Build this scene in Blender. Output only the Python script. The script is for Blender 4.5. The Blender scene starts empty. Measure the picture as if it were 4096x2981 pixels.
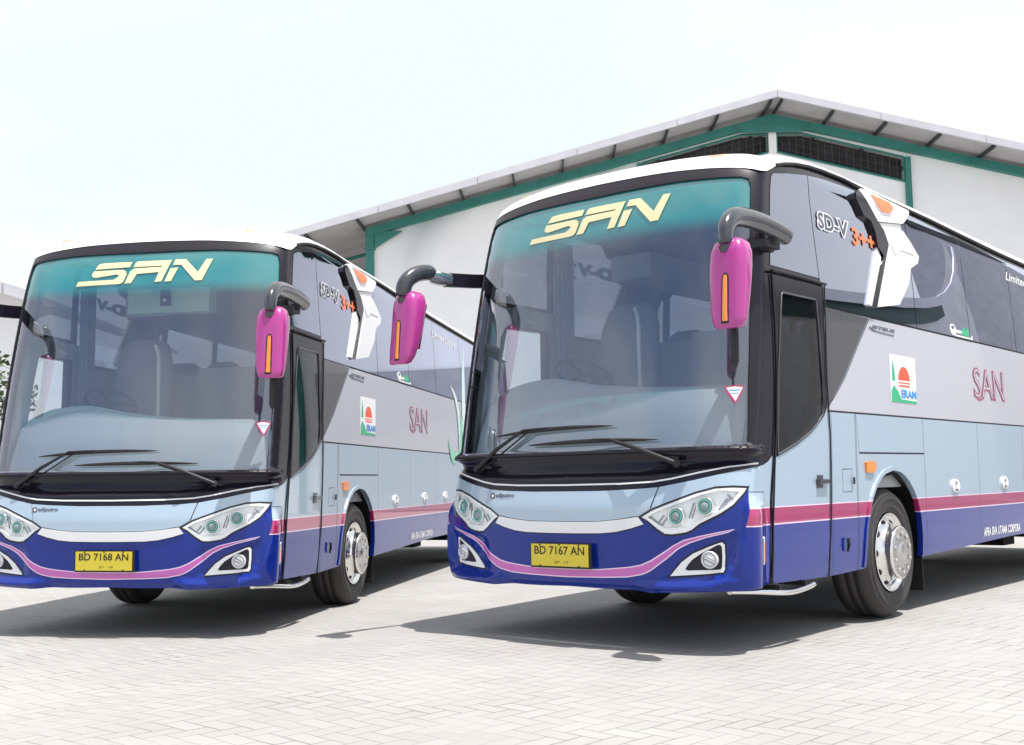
import bpy, bmesh, math, random
from mathutils import Vector, Matrix, Euler
from mathutils.geometry import delaunay_2d_cdt
random.seed(7)
scene = bpy.context.scene
COL = scene.collection
R = math.radians
# ------------------------------------------------------------------ camera, world, sun, exposure
cam_d = bpy.data.cameras.new('camera'); cam = bpy.data.objects.new('camera', cam_d); COL.objects.link(cam)
CP, CR, CH = .100252748, -.0148099637, 1.1151636
f = Vector((0, math.cos(CP), math.sin(CP))); rt0 = Vector((1, 0, 0)); up0 = rt0.cross(f)
rt = math.cos(CR)*rt0+math.sin(CR)*up0; up = -math.sin(CR)*rt0+math.cos(CR)*up0
M = Matrix((rt, up, -f)).transposed().to_4x4(); M.translation = (0, 0, CH); cam.matrix_world = M
cam_d.sensor_fit = 'HORIZONTAL'; cam_d.sensor_width = 36; cam_d.lens = 1.1406682*36
cam_d.shift_x = 68.7256/4096; cam_d.shift_y = -42.1524/4096
cam_d.clip_start = .1; cam_d.clip_end = 3000
scene.camera = cam

SUN = Vector((.255, -.17, 1)).normalized()          # towards the sun
sun_el = math.asin(SUN.z); sun_az = math.atan2(SUN.x, SUN.y)
world = bpy.data.worlds.new('World'); scene.world = world; world.use_nodes = True
wn, wl = world.node_tree.nodes, world.node_tree.links
bg = wn['Background']; bg.inputs[1].default_value = .95
sky = wn.new('ShaderNodeTexSky'); sky.sky_type = 'NISHITA'; sky.sun_disc = False
sky.sun_elevation = sun_el; sky.sun_rotation = sun_az; sky.air_density = 1.0; sky.dust_density = 1.5; sky.ozone_density = 1.0
def wmath(op, a, b=None, clamp=False):
    n = wn.new('ShaderNodeMath'); n.operation = op; n.use_clamp = clamp
    for i, v in enumerate((a, b)):
        if v is None: continue
        if isinstance(v, (int, float)): n.inputs[i].default_value = v
        else: wl.new(v, n.inputs[i])
    return n.outputs[0]
tc = wn.new('ShaderNodeTexCoord'); sep = wn.new('ShaderNodeSeparateXYZ'); wl.new(tc.outputs['Generated'], sep.inputs[0])
zc = wmath('ADD', wmath('MAXIMUM', sep.outputs[2], 0.0), .12)
comb = wn.new('ShaderNodeCombineXYZ')                # project the directions on a cloud layer
wl.new(wmath('DIVIDE', sep.outputs[0], zc), comb.inputs[0]); wl.new(wmath('DIVIDE', sep.outputs[1], zc), comb.inputs[1])
noi = wn.new('ShaderNodeTexNoise'); noi.inputs['Scale'].default_value = .40; noi.inputs['Detail'].default_value = 6; noi.inputs['Roughness'].default_value = .52
mp = wn.new('ShaderNodeMapping'); mp.inputs['Location'].default_value = (3.1, 1.7, 0); wl.new(comb.outputs[0], mp.inputs[0]); wl.new(mp.outputs[0], noi.inputs['Vector'])
ramp = wn.new('ShaderNodeMapRange'); ramp.interpolation_type = 'SMOOTHSTEP'
ramp.inputs['From Min'].default_value = .36; ramp.inputs['From Max'].default_value = .55
wl.new(noi.outputs[0], ramp.inputs[0])
low = wn.new('ShaderNodeMapRange'); low.inputs['From Min'].default_value = .62; low.inputs['From Max'].default_value = .30; wl.new(sep.outputs[2], low.inputs[0])
back = wn.new('ShaderNodeMapRange'); back.inputs['From Min'].default_value = -.35; back.inputs['From Max'].default_value = .35; wl.new(sep.outputs[1], back.inputs[0])
cf = wmath('MULTIPLY', ramp.outputs[0], .9)
hz = wn.new('ShaderNodeMapRange'); hz.inputs['From Min'].default_value = .55; hz.inputs['From Max'].default_value = .05; wl.new(sep.outputs[2], hz.inputs[0])
fm = wmath('MULTIPLY', back.outputs[0], 1.0)     # bright cloud sheet ahead of the camera
cf = wmath('MAXIMUM', wmath('MAXIMUM', cf, fm), wmath('MULTIPLY', hz.outputs[0], .75), True)
skm = wn.new('ShaderNodeMixRGB'); skm.blend_type = 'MULTIPLY'; skm.inputs[0].default_value = 1; wl.new(sky.outputs[0], skm.inputs[1]); skm.inputs[2].default_value = (.17, .17, .17, 1)
mx = wn.new('ShaderNodeMixRGB'); wl.new(cf, mx.inputs[0]); wl.new(skm.outputs[0], mx.inputs[1]); cc2 = wn.new('ShaderNodeMixRGB'); wl.new(ramp.outputs[0], cc2.inputs[0]); cc2.inputs[1].default_value = (.71, .775, .79, 1); cc2.inputs[2].default_value = (.86, .86, .86, 1); wl.new(cc2.outputs[0], mx.inputs[2])
wl.new(mx.outputs[0], bg.inputs[0])
sl = bpy.data.lights.new('sun', 'SUN'); sl.energy = 4.7; sl.angle = R(.5); sl.color = (1, .965, .92)
so = bpy.data.objects.new('sun', sl); COL.objects.link(so); so.rotation_euler = (-SUN).to_track_quat('-Z', 'Y').to_euler(); so.location = (5, -8, 30)
scene.view_settings.view_transform = 'Standard'; scene.view_settings.look = 'None'
scene.view_settings.exposure = .42; scene.view_settings.gamma = 1

# ------------------------------------------------------------------ materials
def pm(name, col, rough=.5, metal=0., coat=0., spec=.5, emis=0., bump=0., bscale=40., var=0., ior=1.5, cior=1.5):
    m = bpy.data.materials.new(name); m.use_nodes = True; n, l = m.node_tree.nodes, m.node_tree.links
    b = n['Principled BSDF']; b.inputs['Base Color'].default_value = (*col, 1); b.inputs['Roughness'].default_value = rough
    b.inputs['Metallic'].default_value = metal; b.inputs['Coat Weight'].default_value = coat; b.inputs['Coat Roughness'].default_value = .02; b.inputs['Coat IOR'].default_value = cior
    b.inputs['Specular IOR Level'].default_value = spec; b.inputs['IOR'].default_value = ior
    if emis: b.inputs['Emission Color'].default_value = (*col, 1); b.inputs['Emission Strength'].default_value = emis
    if bump or var:
        t = n.new('ShaderNodeTexCoord'); no = n.new('ShaderNodeTexNoise'); no.inputs['Scale'].default_value = bscale; no.inputs['Detail'].default_value = 4
        l.new(t.outputs['Object'], no.inputs['Vector'])
        if bump:
            bu = n.new('ShaderNodeBump'); bu.inputs['Strength'].default_value = bump; bu.inputs['Distance'].default_value = .01
            l.new(no.outputs[0], bu.inputs['Height']); l.new(bu.outputs[0], b.inputs['Normal'])
        if var:
            no2 = n.new('ShaderNodeTexNoise'); no2.inputs['Scale'].default_value = 1.7; no2.inputs['Detail'].default_value = 5; l.new(t.outputs['Object'], no2.inputs['Vector'])
            mr = n.new('ShaderNodeMapRange'); mr.inputs['From Min'].default_value = .3; mr.inputs['From Max'].default_value = .7
            mr.inputs['To Min'].default_value = 1-var; mr.inputs['To Max'].default_value = 1+var; l.new(no2.outputs[0], mr.inputs[0])
            mi = n.new('ShaderNodeMixRGB'); mi.blend_type = 'MULTIPLY'; mi.inputs[0].default_value = 1; mi.inputs[1].default_value = (*col, 1)
            l.new(mr.outputs[0], mi.inputs[2]); l.new(mi.outputs[0], b.inputs['Base Color'])
    return m
def glass(name, tint, k=1.0, base=.02, band=None, ior=1.5, gl=(1, 1, 1), body=None, bodyf=0.):
    m = bpy.data.materials.new(name); m.use_nodes = True; n, l = m.node_tree.nodes, m.node_tree.links
    n.remove(n['Principled BSDF']); out = n['Material Output']
    tr = n.new('ShaderNodeBsdfTransparent'); tr.inputs[0].default_value = (*tint, 1)
    go = n.new('ShaderNodeBsdfGlossy'); go.inputs['Roughness'].default_value = .0; go.inputs[0].default_value = (*gl, 1)
    lw = n.new('ShaderNodeLayerWeight'); lw.inputs[0].default_value = .5
    pw = n.new('ShaderNodeMath'); pw.operation = 'POWER'; l.new(lw.outputs['Facing'], pw.inputs[0]); pw.inputs[1].default_value = 5
    fr = n.new('ShaderNodeMath'); fr.operation = 'MULTIPLY_ADD'; l.new(pw.outputs[0], fr.inputs[0]); fr.inputs[1].default_value = .95; fr.inputs[2].default_value = .05
    mu = n.new('ShaderNodeMath'); mu.operation = 'MULTIPLY_ADD'; mu.inputs[1].default_value = k; mu.inputs[2].default_value = base; mu.use_clamp = True
    l.new(fr.outputs[0], mu.inputs[0])
    src = tr.outputs[0]
    if body or band:
        di = n.new('ShaderNodeBsdfDiffuse'); di.inputs[0].default_value = (*(body or (.02, .3, .32)), 1)
        m2 = n.new('ShaderNodeMixShader'); m2.inputs[0].default_value = bodyf; l.new(tr.outputs[0], m2.inputs[1]); l.new(di.outputs[0], m2.inputs[2]); src = m2.outputs[0]
        if band:
            t = n.new('ShaderNodeTexCoord'); s = n.new('ShaderNodeSeparateXYZ'); l.new(t.outputs['Object'], s.inputs[0])
            mr = n.new('ShaderNodeMapRange'); mr.interpolation_type = 'SMOOTHSTEP'; mr.inputs['From Min'].default_value = band[0]; mr.inputs['From Max'].default_value = band[1]; l.new(s.outputs[2], mr.inputs[0])
            mc = n.new('ShaderNodeMixRGB'); l.new(mr.outputs[0], mc.inputs[0]); mc.inputs[1].default_value = (*tint, 1); mc.inputs[2].default_value = (*band[2], 1); l.new(mc.outputs[0], tr.inputs[0])
            mb = n.new('ShaderNodeMath'); mb.operation = 'MULTIPLY_ADD'; mb.inputs[1].default_value = band[3]; mb.inputs[2].default_value = bodyf; l.new(mr.outputs[0], mb.inputs[0]); l.new(mb.outputs[0], m2.inputs[0])
    ms = n.new('ShaderNodeMixShader'); l.new(mu.outputs[0], ms.inputs[0]); l.new(src, ms.inputs[1]); l.new(go.outputs[0], ms.inputs[2])
    l.new(ms.outputs[0], out.inputs[0]); return m
PB = dict(rough=.30, coat=1.0, cior=1.75, bump=.03, bscale=2.2)
PD = dict(rough=.35, coat=1.0, cior=1.45, spec=.05, bump=.02, bscale=2.2)
MT = dict(
 lblue=pm('light_blue_paint', (.35, .455, .56), **PB), lilac=pm('silver_lilac_paint', (.50, .50, .57), **PB),
 blue=pm('royal_blue_paint', (.004, .022, .23), **PD), black=pm('gloss_black_paint', (.012, .010, .018), rough=.16, spec=.35),
 magenta=pm('magenta_paint', (.50, .075, .42), **PB), red=pm('crimson_paint', (.37, .010, .11), **PB), pale=pm('pale_pinstripe', (.80, .62, .80), rough=.3, coat=1),
 white=pm('white_paint', (.80, .80, .81), rough=.3, coat=.6), seam=pm('seam_dark', (.012, .01, .02), rough=.7),
 rubber=pm('black_rubber', (.010, .010, .014), rough=.5, bump=.1, bscale=60), tyre=pm('tyre_rubber', (.030, .028, .028), rough=.62, bump=.3, bscale=45, var=.5),
 chrome=pm('polished_metal', (.80, .79, .78), rough=.14, metal=1.0), dull=pm('cast_metal', (.55, .54, .53), rough=.3, metal=1.0), satin=pm('silver_plastic', (.75, .75, .78), rough=.25, metal=.3, coat=.6),
 dark=pm('dark_underbody', (.004, .004, .005), rough=.8), trim=pm('charcoal_trim', (.055, .055, .065), rough=.35, coat=.4),
 pink=pm('magenta_plastic', (.40, .026, .24), rough=.25, coat=.9), arm=pm('dark_grey_arm', (.035, .037, .05), rough=.22, coat=.6),
 orange=pm('orange_lens', (.90, .26, .02), rough=.2, coat=1), yellow=pm('yellow_plate', (.64, .52, .04), rough=.45), ink=pm('black_ink', (.01, .01, .01), rough=.5),
 cream=pm('cream_vinyl', (.78, .68, .42), rough=.5), grey=pm('grey_plastic', (.25, .26, .30), rough=.5), peach=pm('peach_lens', (.62, .36, .20), rough=.3, coat=1), lampw=pm('lamp_reflector', (.93, .93, .94), rough=.3, coat=.4), frame=pm('glazing_surround', (.012, .009, .016), rough=.4, spec=.4), lining=pm('interior_lining', (.36, .38, .40), rough=.8),
 dash=pm('dashboard_plastic', (.33, .35, .36), rough=.6), seat=pm('seat_fabric', (.17, .20, .27), rough=.85), steel=pm('painted_rail', (.72, .76, .76), rough=.3),
 floor=pm('cabin_floor', (.10, .10, .11), rough=.6), teal=pm('teal_ring', (.10, .46, .42), rough=.2, coat=1), lens=pm('projector_glass', (.20, .27, .28), rough=.05, coat=1),
 leafg=pm('green_vinyl', (.03, .42, .20), rough=.4), leafw=pm('pale_green_vinyl', (.60, .74, .72), rough=.4), leafp=pm('soft_green_vinyl', (.22, .56, .40), rough=.4), leafl=pm('lime_vinyl', (.25, .62, .05), rough=.4), sunr=pm('vermilion_vinyl', (.80, .10, .05), rough=.45), sky=pm('azure_vinyl', (.06, .28, .65), rough=.45),
 orangev=pm('orange_vinyl', (.90, .22, .09), rough=.45), whitev=pm('white_vinyl', (.82, .82, .84), rough=.45), greyv=pm('grey_vinyl', (.10, .10, .14), rough=.45), console=pm('pale_console', (.42, .55, .45), rough=.6),
 ws=glass('windshield_glass', (.78, .84, .87), k=1.5, base=.125, band=(2.75, 2.90, (.04, .50, .50), .50), body=(.004, .38, .36), bodyf=0.0, gl=(.84, .87, 1)),
 sg=glass('tinted_side_glass', (.26, .28, .32), k=2.2, base=.23, gl=(.80, .84, 1)), cg=glass('cab_glass', (.72, .76, .80), k=1.2, base=.03),
 dg=glass('dark_door_glass', (.16, .17, .20), k=1.0, base=.01),
 clear=glass('clear_lamp_cover', (.93, .95, .96), k=1.0, base=.02))

# ------------------------------------------------------------------ object helpers
def link(o, parent=None):
    COL.objects.link(o)
    if parent is not None: o.parent = parent
    return o
def tag(o, label=None, cat=None, group=None, kind=None):
    if label: o['label'] = label
    if cat: o['category'] = cat
    if group: o['group'] = group
    if kind: o['kind'] = kind
    return o
def empty(name, loc=(0, 0, 0), rot=(0, 0, 0)):
    o = bpy.data.objects.new(name, None); o.location = loc; o.rotation_euler = rot; COL.objects.link(o); return o
def children(o): return [c for c in bpy.data.objects if c.parent == o]
class MB:
    """collects shapes and links them as one mesh object"""
    def __init__(s): s.v = []; s.f = []; s.m = []; s.sm = []
    def add(s, vs, fs, mi=0, smooth=False):
        b = len(s.v); s.v += [tuple(v) for v in vs]
        for q in fs: s.f.append([b+i for i in q]); s.m.append(mi); s.sm.append(smooth)
    def box(s, c, d, mi=0, rz=0., mat=None):
        x, y, z = [k/2 for k in d]; vs = [Vector((i*x, j*y, k*z)) for i in (-1, 1) for j in (-1, 1) for k in (-1, 1)]
        if rz: r = Matrix.Rotation(rz, 3, 'Z'); vs = [r @ v for v in vs]
        if mat: vs = [mat @ v for v in vs]
        s.add([v+Vector(c) for v in vs], [(0, 1, 3, 2), (4, 6, 7, 5), (0, 4, 5, 1), (2, 3, 7, 6), (0, 2, 6, 4), (1, 5, 7, 3)], mi)
    def loft(s, rings, mi=0, smooth=True, cap=True, closed=True):
        n = len(rings[0]); vs = [p for r in rings for p in r]; fs = []
        for i in range(len(rings)-1):
            for j in range(n if closed else n-1):
                a, b2 = i*n+j, i*n+(j+1) % n; fs.append((a, b2, b2+n, a+n))
        s.add(vs, fs, mi, smooth)
        if cap and closed:
            s.add(rings[0], [tuple(reversed(range(n)))], mi); s.add(rings[-1], [tuple(range(n))], mi)
    def tube(s, pts, r, n=12, mi=0, flat=(1, 1), smooth=True):
        pts = [Vector(p) for p in pts]; rings = []
        rr = r if isinstance(r, (list, tuple)) else [r]*len(pts)
        for i, p in enumerate(pts):
            t = (pts[min(i+1, len(pts)-1)]-pts[max(i-1, 0)]).normalized()
            a = t.cross(Vector((0, 0, 1))); a = a.normalized() if a.length > .05 else Vector((1, 0, 0)); b = a.cross(t).normalized()
            rings.append([p+a*math.cos(k*2*math.pi/n)*rr[i]*flat[0]+b*math.sin(k*2*math.pi/n)*rr[i]*flat[1] for k in range(n)])
        s.loft(rings, mi, smooth)
    def lathe(s, prof, c, axis='X', n=40, mi=0, sgn=1, smooth=True, basis=None):
        rings = []
        for r, h in prof:
            ring = []
            for k in range(n):
                a = k*2*math.pi/n; u, w = r*math.cos(a), r*math.sin(a)
                if basis: p = Vector(c)+basis[0]*u+basis[1]*w+basis[2]*h
                elif axis == 'X': p = Vector(c)+Vector((sgn*h, u, w))
                elif axis == 'Y': p = Vector(c)+Vector((u, sgn*h, w))
                else: p = Vector(c)+Vector((u, w, sgn*h))
                ring.append(p)
            rings.append(ring)
        s.loft(rings, mi, smooth, cap=False)
    def build(s, name, mats, parent=None):
        me = bpy.data.meshes.new(name); me.from_pydata(s.v, [], s.f)
        for m in (mats if isinstance(mats, (list, tuple)) else [mats]): me.materials.append(m)
        me.polygons.foreach_set('material_index', s.m); me.polygons.foreach_set('use_smooth', s.sm); me.update()
        bm = bmesh.new(); bm.from_mesh(me); bmesh.ops.recalc_face_normals(bm, faces=bm.faces); bm.to_mesh(me); bm.free()
        return link(bpy.data.objects.new(name, me), parent)
def smooth_path(pts, k=4):
    P = [Vector(p) for p in pts]; out = []
    for i in range(len(P)-1):
        p0, p1, p2, p3 = P[max(i-1, 0)], P[i], P[i+1], P[min(i+2, len(P)-1)]
        for j in range(k):
            t = j/k; out.append(.5*((2*p1)+(p2-p0)*t+(2*p0-5*p1+4*p2-p3)*t*t+(3*p1-p0-3*p2+p3)*t**3))
    out.append(P[-1]); return out
# ---- bus body surface: Q(u,z) ; u = arc length along the plan outline from the front centre (door side +)
A_,B_=1.25,.34
def _plan():
    pts=[];n=400
    for i in range(n+1):
        th=i/n; x=A_*(1-(1-th)**2.4)
        t=min(1,(x/A_))
        y=B_*(1-max(0,1-t*t)**(1/2.4))
        pts.append((x,y))
    L=[0]
    for i in range(n): L.append(L[-1]+math.dist(pts[i],pts[i+1]))
    return pts,L
PLAN,PL=_plan(); UC=PL[-1]
def plan(u):
    a=abs(u); s=1 if u>=0 else -1
    if a>=UC: return s*A_,B_+a-UC
    lo,hi=0,len(PL)-1
    while hi-lo>1:
        m=(lo+hi)//2
        if PL[m]<=a: lo=m
        else: hi=m
    t=(a-PL[lo])/(PL[hi]-PL[lo]); p,q=PLAN[lo],PLAN[hi]
    return s*(p[0]+(q[0]-p[0])*t),p[1]+(q[1]-p[1])*t
def lerp_tab(tab,x):
    if x<=tab[0][0]: return tab[0][1]
    for (a,b),(c,d) in zip(tab,tab[1:]):
        if x<=c: return b+(d-b)*(x-a)/(c-a)
    return tab[-1][1]
def cub(tab,x):
    n=len(tab)
    if x<=tab[0][0]: return tab[0][1]
    if x>=tab[-1][0]: return tab[-1][1]
    for i in range(n-1):
        if x<=tab[i+1][0]: break
    def m(j):
        if j==0: return (tab[1][1]-tab[0][1])/(tab[1][0]-tab[0][0])
        if j==n-1: return (tab[-1][1]-tab[-2][1])/(tab[-1][0]-tab[-2][0])
        d0=(tab[j][1]-tab[j-1][1])/(tab[j][0]-tab[j-1][0]); d1=(tab[j+1][1]-tab[j][1])/(tab[j+1][0]-tab[j][0])
        return 0 if d0*d1<=0 else 2*d0*d1/(d0+d1)
    h=tab[i+1][0]-tab[i][0]; t=(x-tab[i][0])/h
    return ((2*t**3-3*t*t+1)*tab[i][1]+(t**3-2*t*t+t)*h*m(i)+(-2*t**3+3*t*t)*tab[i+1][1]+(t**3-t*t)*h*m(i+1))
Y0=[(.28,.03),(.40,-.015),(.52,-.038),(.70,-.045),(.90,-.04),(1.02,-.015),(1.15,.02),(1.30,.06),(1.8,.155),(2.4,.268),(2.9,.372),(3.05,.413),(3.15,.45),(3.22,.49),(3.4,.6)]
S0=[(.28,1.19),(.42,1.225),(.65,1.244),(.9,1.25),(1.6,1.25),(2.0,1.24),(2.4,1.225),(2.8,1.207),(3.05,1.19),(3.2,1.17),(3.3,1.148),(3.4,1.118)]
ZT=[(0,3.27),(.5,3.265),(.9,3.245),(1.2,3.215),(1.31,3.20),(1.46,3.272),(1.6,3.31),(1.85,3.35),(2.25,3.38),(3.2,3.405),(3.6,3.39),(5,3.375),(7,3.33),(14,3.30)]
def ztop(u): return cub(ZT,abs(u))
def sstep(a,b,x):
    t=min(1,max(0,(x-a)/(b-a))); return t*t*(3-2*t)
def Q0(u,z):
    xn,yn=plan(u)
    S=cub(S0,z) if z<1.6 else 1.25-.026*(z-1.6)**2-(.9*(z-3.22)**2 if z>3.22 else 0)
    x=xn/A_*S
    y=yn+cub(Y0,z)*(1-sstep(.35,2.2,yn))
    return x,y,z

LIP=[(.45,.43),(.617,.452),(.776,.444),(.931,.448),(1.071,.459),(1.137,.482),(1.20,.554),(1.228,.626),(1.261,.742),(1.300,1.04)]
def sd_line(L,u,z):
    best=1e9;sg=1
    for (a,b),(c,d) in zip(L,L[1:]):
        ex,ez=c-a,d-b; t=min(1,max(0,((u-a)*ex+(z-b)*ez)/(ex*ex+ez*ez)))
        px,pz=a+ex*t,b+ez*t; q=math.hypot(u-px,z-pz)
        if q<best: best=q; sg=1 if (ex*(z-pz)-ez*(u-px))<0 else -1
    return best*sg
def disp(u,z):
    a=abs(u)
    if a>1.62 or z>1.4: return 0.
    d=0.
    if z<1.08:
        s=sd_line(LIP,a,z)                         # folded lower lip and corner blade of the bumper
        w=sstep(.50,.70,a)*(1-sstep(1.34,1.55,a))*(1-sstep(.85,1.02,z))
        d+=.054*sstep(-.026,.028,s)*w
        d-=.022*sstep(.70,.80,a)*(1-sstep(1.19,1.25,a))*sstep(.46,.50,z)*(1-sstep(.66,.74,z-.12*(a-.9)))
        d-=.02*(1-sstep(.38,.43,z))
    if z>1.07:
        w=1-sstep(1.32,1.46,a)
        d+=w*(.042*sstep(1.245,1.262,z)*(1-sstep(1.285,1.306,z)) - .030*sstep(1.10,1.17,z-.05*sstep(.5,1.2,a))*(1-sstep(1.225,1.262,z)))
    return d
def _n0(u,z):
    e=.004
    a=Q0(u+e,z);b=Q0(u-e,z);c=Q0(u,z+e);d=Q0(u,z-e)
    U=[a[i]-b[i] for i in range(3)];V=[c[i]-d[i] for i in range(3)]
    n=(U[1]*V[2]-U[2]*V[1],U[2]*V[0]-U[0]*V[2],U[0]*V[1]-U[1]*V[0]); l=math.sqrt(sum(k*k for k in n)) or 1
    return n[0]/l,n[1]/l,n[2]/l
def Q(u,z,off=0.0):
    p=Q0(u,z); o=off+disp(u,z)
    if o==0.0: return p
    n=_n0(u,z)
    return p[0]+n[0]*o,p[1]+n[1]*o,p[2]+n[2]*o
def normal(u,z):
    if abs(u)>1.62 or z>1.4: return _n0(u,z)
    e=.003
    a=Q(u+e,z);b=Q(u-e,z);c=Q(u,z+e);d=Q(u,z-e)
    U=[a[i]-b[i] for i in range(3)];V=[c[i]-d[i] for i in range(3)]
    n=(U[1]*V[2]-U[2]*V[1],U[2]*V[0]-U[0]*V[2],U[0]*V[1]-U[1]*V[0]); l=math.sqrt(sum(k*k for k in n)) or 1
    return n[0]/l,n[1]/l,n[2]/l
# ------------------------------------------------------------------ patches cut out of the body surface
def inside(poly, x, y):
    c = False; j = len(poly)-1
    for i in range(len(poly)):
        xi, yi = poly[i]; xj, yj = poly[j]
        if (yi > y) != (yj > y) and x < (xj-xi)*(y-yi)/(yj-yi)+xi: c = not c
        j = i
    return c
def dens(poly, seg, closed=True):
    out = []; n = len(poly)
    for i in range(n if closed else n-1):
        a, b = poly[i], poly[(i+1) % n]; k = max(1, math.ceil(math.dist(a, b)/seg))
        for t in range(k): out.append((a[0]+(b[0]-a[0])*t/k, a[1]+(b[1]-a[1])*t/k))
    if not closed: out.append(poly[-1])
    return out
def area(p): return sum(p[i-1][0]*p[i][1]-p[i][0]*p[i-1][1] for i in range(len(p)))/2
def grow(poly, d):
    """polygon offset outwards by d (inwards for d < 0)"""
    if area(poly) < 0: poly = poly[::-1]
    n = len(poly); out = []
    for i in range(n):
        a, b, c = Vector(poly[i-1]), Vector(poly[i]), Vector(poly[(i+1) % n])
        e1 = (b-a).normalized(); e2 = (c-b).normalized(); n1 = Vector((e1.y, -e1.x)); n2 = Vector((e2.y, -e2.x))
        m = n1+n2; m = m.normalized() if m.length > .1 else n1
        k = min(2.2, 1/max(.35, m.dot(n1))); out.append(tuple(b+m*d*k))
    return out
def mir(p): return [(-a, b) for a, b in p][::-1]
def tri2d(polys, seg, res, bbox=None):
    V = []; E = []
    for p in polys:
        q = dens(p, seg); b = len(V); V += q; E += [(b+i, b+(i+1) % len(q)) for i in range(len(q))]
    x0, x1 = min(v[0] for v in polys[0]), max(v[0] for v in polys[0]); y0, y1 = min(v[1] for v in polys[0]), max(v[1] for v in polys[0])
    if callable(res): V += [p for p in res(x0, x1, y0, y1)]
    elif res:
        k = 0; y = y0+res*.5
        while y < y1:
            x = x0+res*(.5 if k % 2 else 1.0)
            while x < x1:
                V.append((x, y)); x += res
            y += res*.87; k += 1
    o = delaunay_2d_cdt([Vector(v) for v in V], E, [], 0, 1e-6)
    return [tuple(v) for v in o[0]], [tuple(t) for t in o[2]]
def patch(name, poly, off=.003, thick=.01, mat=None, parent=None, rules=(), holes=(), seg=.05, res=.06, flat=None):
    """part lying on the body surface: a (u, z) outline lifted by off, with an edge of depth thick"""
    polys = [poly]+list(holes)+[r[0] for r in rules]
    V, T = tri2d(polys, seg, res)
    mats = mat if isinstance(mat, (list, tuple)) else [mat]
    hb = [(min(p[0] for p in h), max(p[0] for p in h), min(p[1] for p in h), max(p[1] for p in h), h, m) for h, m in [(h, -1) for h in holes]+list(rules)]
    tris = []; mi = []
    for t in T:
        x = sum(V[i][0] for i in t)/3; y = sum(V[i][1] for i in t)/3
        if not inside(poly, x, y): continue
        m = 0
        for a, b, c, d, h, k in hb:
            if a <= x <= b and c <= y <= d and inside(h, x, y): 
                if k == -1: m = -1; break
                m = k
        if m < 0: continue
        a = V[t[0]], V[t[1]], V[t[2]]
        if area(a) < 0: t = (t[0], t[2], t[1])
        tris.append(t); mi.append(m)
    used = sorted({i for t in tris for i in t}); ix = {j: i for i, j in enumerate(used)}
    if flat:
        P = [flat(*V[j], off) for j in used]; N = None
    else:
        P = [Q(*V[j], off) for j in used]; N = [normal(*V[j]) for j in used]
    F = [tuple(ix[i] for i in t) for t in tris]; vs = list(P); fm = list(mi); nF = len(F)
    if thick:
        ed = {}
        for t, m in zip(F, mi):
            for k in range(3):
                a, b = t[k], t[(k+1) % 3]
                if (b, a) in ed: del ed[(b, a)]
                else: ed[(a, b)] = m
        rim = {}
        def low(i):
            if i not in rim:
                rim[i] = len(vs); p = (flat(*V[used[i]], off-thick) if flat else Q(*V[used[i]], off-thick)); vs.append(p)
            return rim[i]
        dup = {}
        for (a, b), m in ed.items():
            F.append((b, a, low(a), low(b))); fm.append(m)
    me = bpy.data.meshes.new(name); me.from_pydata(vs, [], F)
    for m in mats: me.materials.append(m)
    me.polygons.foreach_set('material_index', fm)
    me.polygons.foreach_set('use_smooth', [True]*len(F)); me.update()
    if N:
        ln = []
        for pi, p in enumerate(me.polygons):
            for vi in p.vertices: ln.append(N[vi] if pi < nF else tuple(p.normal))
        me.normals_split_custom_set(ln)
    return link(bpy.data.objects.new(name, me), parent)
def glyphs(text, size=1.0, bold=0., shear=0.):
    """outlines of a line of writing as 2D triangles, scaled to height 1 and width w"""
    cu = bpy.data.curves.new('t', 'FONT'); cu.body = text; cu.offset = bold; cu.shear = shear; cu.size = 1; cu.resolution_u = 3
    ob = bpy.data.objects.new('t', cu); COL.objects.link(ob); bpy.context.view_layer.update()
    dg = bpy.context.evaluated_depsgraph_get(); me = bpy.data.meshes.new_from_object(ob.evaluated_get(dg))
    vs = [(v.co.x, v.co.y) for v in me.vertices]; fs = [tuple(p.vertices) for p in me.polygons]
    bpy.data.objects.remove(ob); bpy.data.curves.remove(cu); bpy.data.meshes.remove(me)
    return vs, fs
def lettering(name, text, box, mat, parent, off=.012, bold=0., shear=0., slant=0., frame=None):
    """writing laid on the body surface inside box = (u0, z0, u1, z1)"""
    vs, fs = glyphs(text, bold=bold, shear=shear)
    fr = frame or (min(v[0] for v in vs), min(v[1] for v in vs), max(v[0] for v in vs), max(v[1] for v in vs))
    u0, z0, u1, z1 = box
    P = [Q(u0+(x-fr[0])/(fr[2]-fr[0])*(u1-u0), z0+(y-fr[1])/(fr[3]-fr[1])*(z1-z0)+slant*(x-fr[0])/(fr[2]-fr[0]), off) for x, y in vs]
    me = bpy.data.meshes.new(name); me.from_pydata(P, [], fs); me.materials.append(mat); me.update()
    return link(bpy.data.objects.new(name, me), parent), fr

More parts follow.
